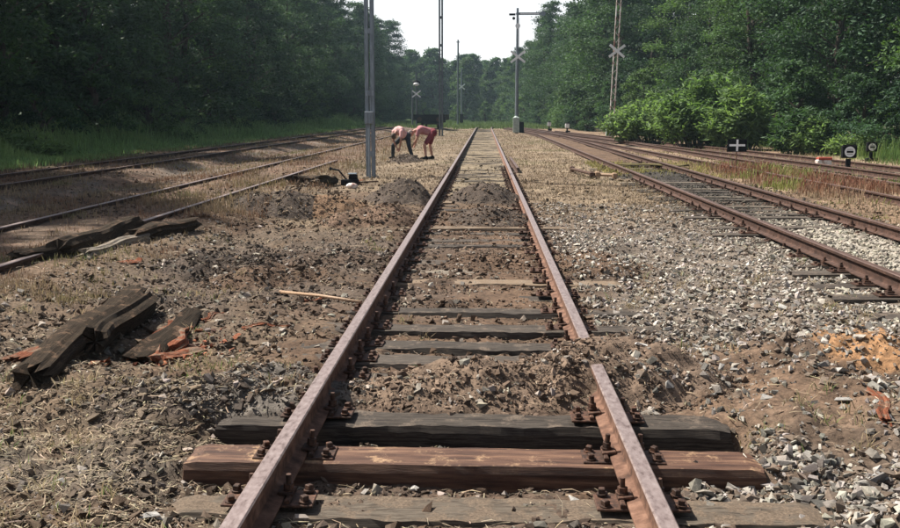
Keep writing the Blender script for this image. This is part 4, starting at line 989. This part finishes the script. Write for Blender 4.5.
# scattered single stones that stand out
big = [(697, 352, .11, .34), (147, 511, .10, .26), (288, 478, .07, .50), (720, 365, .12, .20), (668, 395, .09, .22), (556, 372, .09, .36), (628, 420, .06, .30), (480, 402, .07, .3), (765, 402, .10, .22), (742, 440, .10, .2), (800, 440, .09, .18), (845, 410, .10, .2), (690, 330, .09, .25),
       (640, 378, .08, .45), (225, 372, .10, .3), (212, 392, .07, .3), (250, 380, .06, .33), (590, 300, .08, .3), (880, 480, .10, .22), (820, 345, .11, .3), (780, 330, .10, .26), (508, 455, .06, .3), (414, 468, .06, .34), (655, 455, .05, .4), (60, 470, .08, .25), (355, 480, .05, .35), (735, 155+210, .1, .2), (840, 375, .12, .28), (710, 455, .06, .3), (575, 480, .07, .28)]
for i, (px, py, s_, c0) in enumerate(big):
    q = G(px, py); sv, sf = shapes[i % len(shapes)]; rm = rotmats(1)[0]
    P = (sv*np.array([s_*1.2, s_*.9, s_*.6])*.5)@rm.T; P[:, 2] *= .55
    o = mk('loose_stone', P, sf, M['stone'], None, np.full((len(P), 3), c0)*np.array([1, .96, .9])); o.location = (q.x, q.y, hz(q.x, q.y)+s_*.10)
    lab = {0: 'pale grey ballast stone right of the buried rail', 1: 'flat pale stone lying on the straw at the bottom left', 2: 'small white stone beside the near end of the brown sleeper'}.get(i, 'fist sized angular grey stone lying loose on the dug ground')
    tag(o, lab, 'stone', 'larger loose stones')
# roots and stems by the near right sleeper
for px, py, l in ((655, 470, 'long dry curled stem over the near right sleeper end'), (735, 490, 'dry twig on the ground right of the near rail'), (660, 500, 'short dry twig beside the near right fastening')):
    q = G(px, py); mb = MB(); z0 = hz(q.x, q.y); pts = [Vector((q.x, q.y, z0+.01))]
    for k in range(6): pts.append(pts[-1]+Vector((random.uniform(-.01, .05), -random.uniform(.02, .05), random.uniform(-.012, .03) if k < 3 else -.01)))
    mb.tube(pts, [.003, .003, .0028, .0025, .002, .002, .0015], 5); tag(mb.build('dry_twig', M['handle']), l, 'twig', 'dry twigs')

# ------------------------------------------------------------------ people
def capsule(mb, a, b, r0, r1, n=10):
    a, b = Vector(a), Vector(b); mb.tube([a, a.lerp(b, .5), b], [r0, (r0+r1)/2*1.02, r1], n); mb.ball(tuple(a), r0*1.0, n, 8); mb.ball(tuple(b), r1*1.0, n, 8)
def remeshed(mb, name, mat, parent, vox):
    me = mb.mesh(name+'_tmp', mat); o = bpy.data.objects.new(name, me); COL.objects.link(o)
    r = o.modifiers.new('r', 'REMESH'); r.mode = 'VOXEL'; r.voxel_size = vox; r.use_smooth_shade = True
    s_ = o.modifiers.new('s', 'SMOOTH'); s_.factor = .5; s_.iterations = 3
    dg = bpy.context.evaluated_depsgraph_get(); m2 = bpy.data.meshes.new_from_object(o.evaluated_get(dg)); m2.name = name
    if not m2.materials: m2.materials.append(mat)
    bpy.data.objects.remove(o); return place(name, m2, parent)
def person(x, y, rz, J, label, top, bottom, hairm, legs_bare, shirt_sleeve=.45, bare_back=False):
    """J: joints in local metres, +x is the way the person faces"""
    o = empty('person', (x, y, hz(x, y)), label, 'person', 'track workers', rz)
    V_ = lambda k: Vector(J[k])
    b = MB()
    pel, chest, neck, head = V_('pelvis'), V_('chest'), V_('neck'), V_('head')
    capsule(b, pel+Vector((0, -.07, 0)), pel+Vector((0, .07, 0)), .125, .125)
    capsule(b, pel, pel.lerp(chest, .5), .135, .13); capsule(b, pel.lerp(chest, .5), chest, .13, .15)
    capsule(b, chest+Vector((0, -.09, 0)), chest+Vector((0, .09, 0)), .125, .125)
    capsule(b, chest, neck, .11, .06); capsule(b, neck, head, .055, .06)
    b.ball(tuple(head), .105, 14, 10, (1.0, .82, 1.12))
    hd = (head-neck).normalized(); fw = V_('face').normalized(); sd_ = hd.cross(fw).normalized()
    capsule(b, head+fw*.09-hd*.01, head+fw*.125-hd*.025, .016, .017)       # nose
    capsule(b, head-hd*.075+fw*.05, head-hd*.085+fw*.075, .045, .035)      # jaw
    for s in (-1, 1): b.ball(tuple(head+sd_*s*.092), .028, 8, 6, (1, .6, 1.3))
    for s, k in ((-1, 'r'), (1, 'l')):
        sh = chest.lerp(neck, .45)+Vector((0, s*.185, 0)); el, wr = V_('elbow_'+k), V_('wrist_'+k); hp = pel+Vector((0, s*.095, 0)); kn, an = V_('knee_'+k), V_('ankle_'+k)
        capsule(b, sh, el, .056, .043); capsule(b, el, wr, .043, .028)
        ad = (wr-el).normalized(); pc = wr+ad*.055; capsule(b, wr, pc, .028, .034)
        ax = Vector((0, 1, 0)) if abs(ad.y) < .8 else Vector((1, 0, 0)); ax = (ax-ad*ax.dot(ad)).normalized(); nrm = ad.cross(ax)
        for f in range(4):
            base = pc+ax*(f-1.5)*.019+ad*.02; ln = (.060, .072, .068, .052)[f]
            m1 = base+ad*ln*.55+nrm*.006; m2 = m1+ad*ln*.4+nrm*.024; capsule(b, base, m1, .0105, .010, 6); capsule(b, m1, m2, .010, .009, 6)
        tb = wr+ad*.03-ax*.028; capsule(b, tb, tb+ad*.035-ax*.03+nrm*.01, .013, .011, 6); capsule(b, tb+ad*.035-ax*.03+nrm*.01, tb+ad*.06-ax*.035+nrm*.025, .011, .010, 6)
        capsule(b, hp, kn, .088, .058); capsule(b, kn, kn.lerp(an, .4), .056, .056); capsule(b, kn.lerp(an, .4), an, .056, .038)
        capsule(b, an+Vector((-.03, 0, -.035)), an+Vector((.16, 0, -.05)), .042, .032)
    remeshed(b, 'body', M['skin'], o, .0125)
    hb = MB(); hb.ball(tuple(head+hd*.018-fw*.012), .109, 14, 10, (1.0, .86, 1.08)); 
    remeshed(hb, 'hair', hairm, o, .02)
    # clothes, a little outside the body
    t = MB(); g = .013
    capsule(t, pel+Vector((0, -.07, 0)), pel+Vector((0, .07, 0)), .125+g, .125+g)
    capsule(t, pel, pel.lerp(chest, .18), .135+g, .135+g)
    for s, k in ((-1, 'r'), (1, 'l')):
        hp = pel+Vector((0, s*.095, 0)); kn, an = V_('knee_'+k), V_('ankle_'+k)
        if legs_bare: capsule(t, hp, hp.lerp(kn, .8), .088+g*1.6, .075+g)
        else: capsule(t, hp, kn, .088+g, .062+g); capsule(t, kn, kn.lerp(an, .9), .062+g, .048+g)
    remeshed(t, 'shorts' if legs_bare else 'trousers', bottom, o, .02)
    if top is not None:
        t = MB(); capsule(t, pel.lerp(chest, .25), pel.lerp(chest, .5), .133+g, .13+g); capsule(t, pel.lerp(chest, .5), chest, .13+g, .15+g)
        capsule(t, chest+Vector((0, -.09, 0)), chest+Vector((0, .09, 0)), .125+g, .125+g); capsule(t, chest, chest.lerp(neck, .55), .11+g, .085)
        for s, k in ((-1, 'r'), (1, 'l')):
            sh = chest.lerp(neck, .45)+Vector((0, s*.185, 0)); capsule(t, sh, sh.lerp(V_('elbow_'+k), .6), .058+g, .052+g)
        remeshed(t, 'shirt', top, o, .02)
    for s, k in ((-1, 'r'), (1, 'l')):
        an = V_('ankle_'+k); t = MB(); capsule(t, an+Vector((-.04, 0, -.045)), an+Vector((.17, 0, -.055)), .055, .045); capsule(t, an, an+Vector((-.01, 0, -.03)), .055, .055)
        remeshed(t, 'shoe', M['black'], o, .02)
    return o
# right worker faces left, bent over, arms hanging
J1 = dict(pelvis=(-.22, 0, .93), chest=(.22, 0, 1.03), neck=(.42, 0, 1.0), head=(.56, 0, .92), face=(.5, 0, -.85), elbow_r=(.34, -.22, .72), wrist_r=(.42, -.18, .48), elbow_l=(.38, .22, .72), wrist_l=(.50, .14, .50),
          knee_r=(-.12, -.14, .50), ankle_r=(-.20, -.16, .09), knee_l=(.10, .14, .50), ankle_l=(.05, .16, .09))
q = G(427, 158); person(q.x, q.y, math.pi+.15, J1, 'worker in faded red shirt and maroon shorts bending forward, head to the left', M['rosy'], M['maroon'], M['bald'], True)
# left worker astride, bent down towards the ground on the camera's left
J2 = dict(pelvis=(-.20, 0, .80), chest=(.14, 0, 1.00), neck=(.30, 0, .93), head=(.40, 0, .82), face=(.35, 0, -.94), elbow_r=(.22, -.20, .66), wrist_r=(.20, -.06, .40), elbow_l=(.26, .20, .68), wrist_l=(.18, .06, .40),
          knee_r=(.10, -.32, .48), ankle_r=(.02, -.42, .09), knee_l=(-.02, .32, .46), ankle_l=(-.08, .42, .09))
q = G(402, 158.5); person(q.x, q.y, math.pi+R(52), J2, 'worker in pale pink top and dark trousers stooping with legs apart', M['pink'], M['trouser'], M['hair'], False)

# ------------------------------------------------------------------ haze in the air
hb = MB(); hb.box((0, 120, 9.5), (170, 330, 24)); hm = bpy.data.materials.new('haze'); hm.use_nodes = True; ht = hm.node_tree; ht.nodes.clear()
out = ht.nodes.new('ShaderNodeOutputMaterial'); pv = ht.nodes.new('ShaderNodeVolumePrincipled'); pv.inputs['Color'].default_value = (.62, .84, 1, 1); pv.inputs['Density'].default_value = .00034; pv.inputs['Anisotropy'].default_value = .3
ht.links.new(pv.outputs[0], out.inputs['Volume'])
HAZE = True
if HAZE:
    h = hb.build('haze', hm); tag(h, 'thin bluish haze hanging over the tracks and woods', 'haze', None, 'stuff')
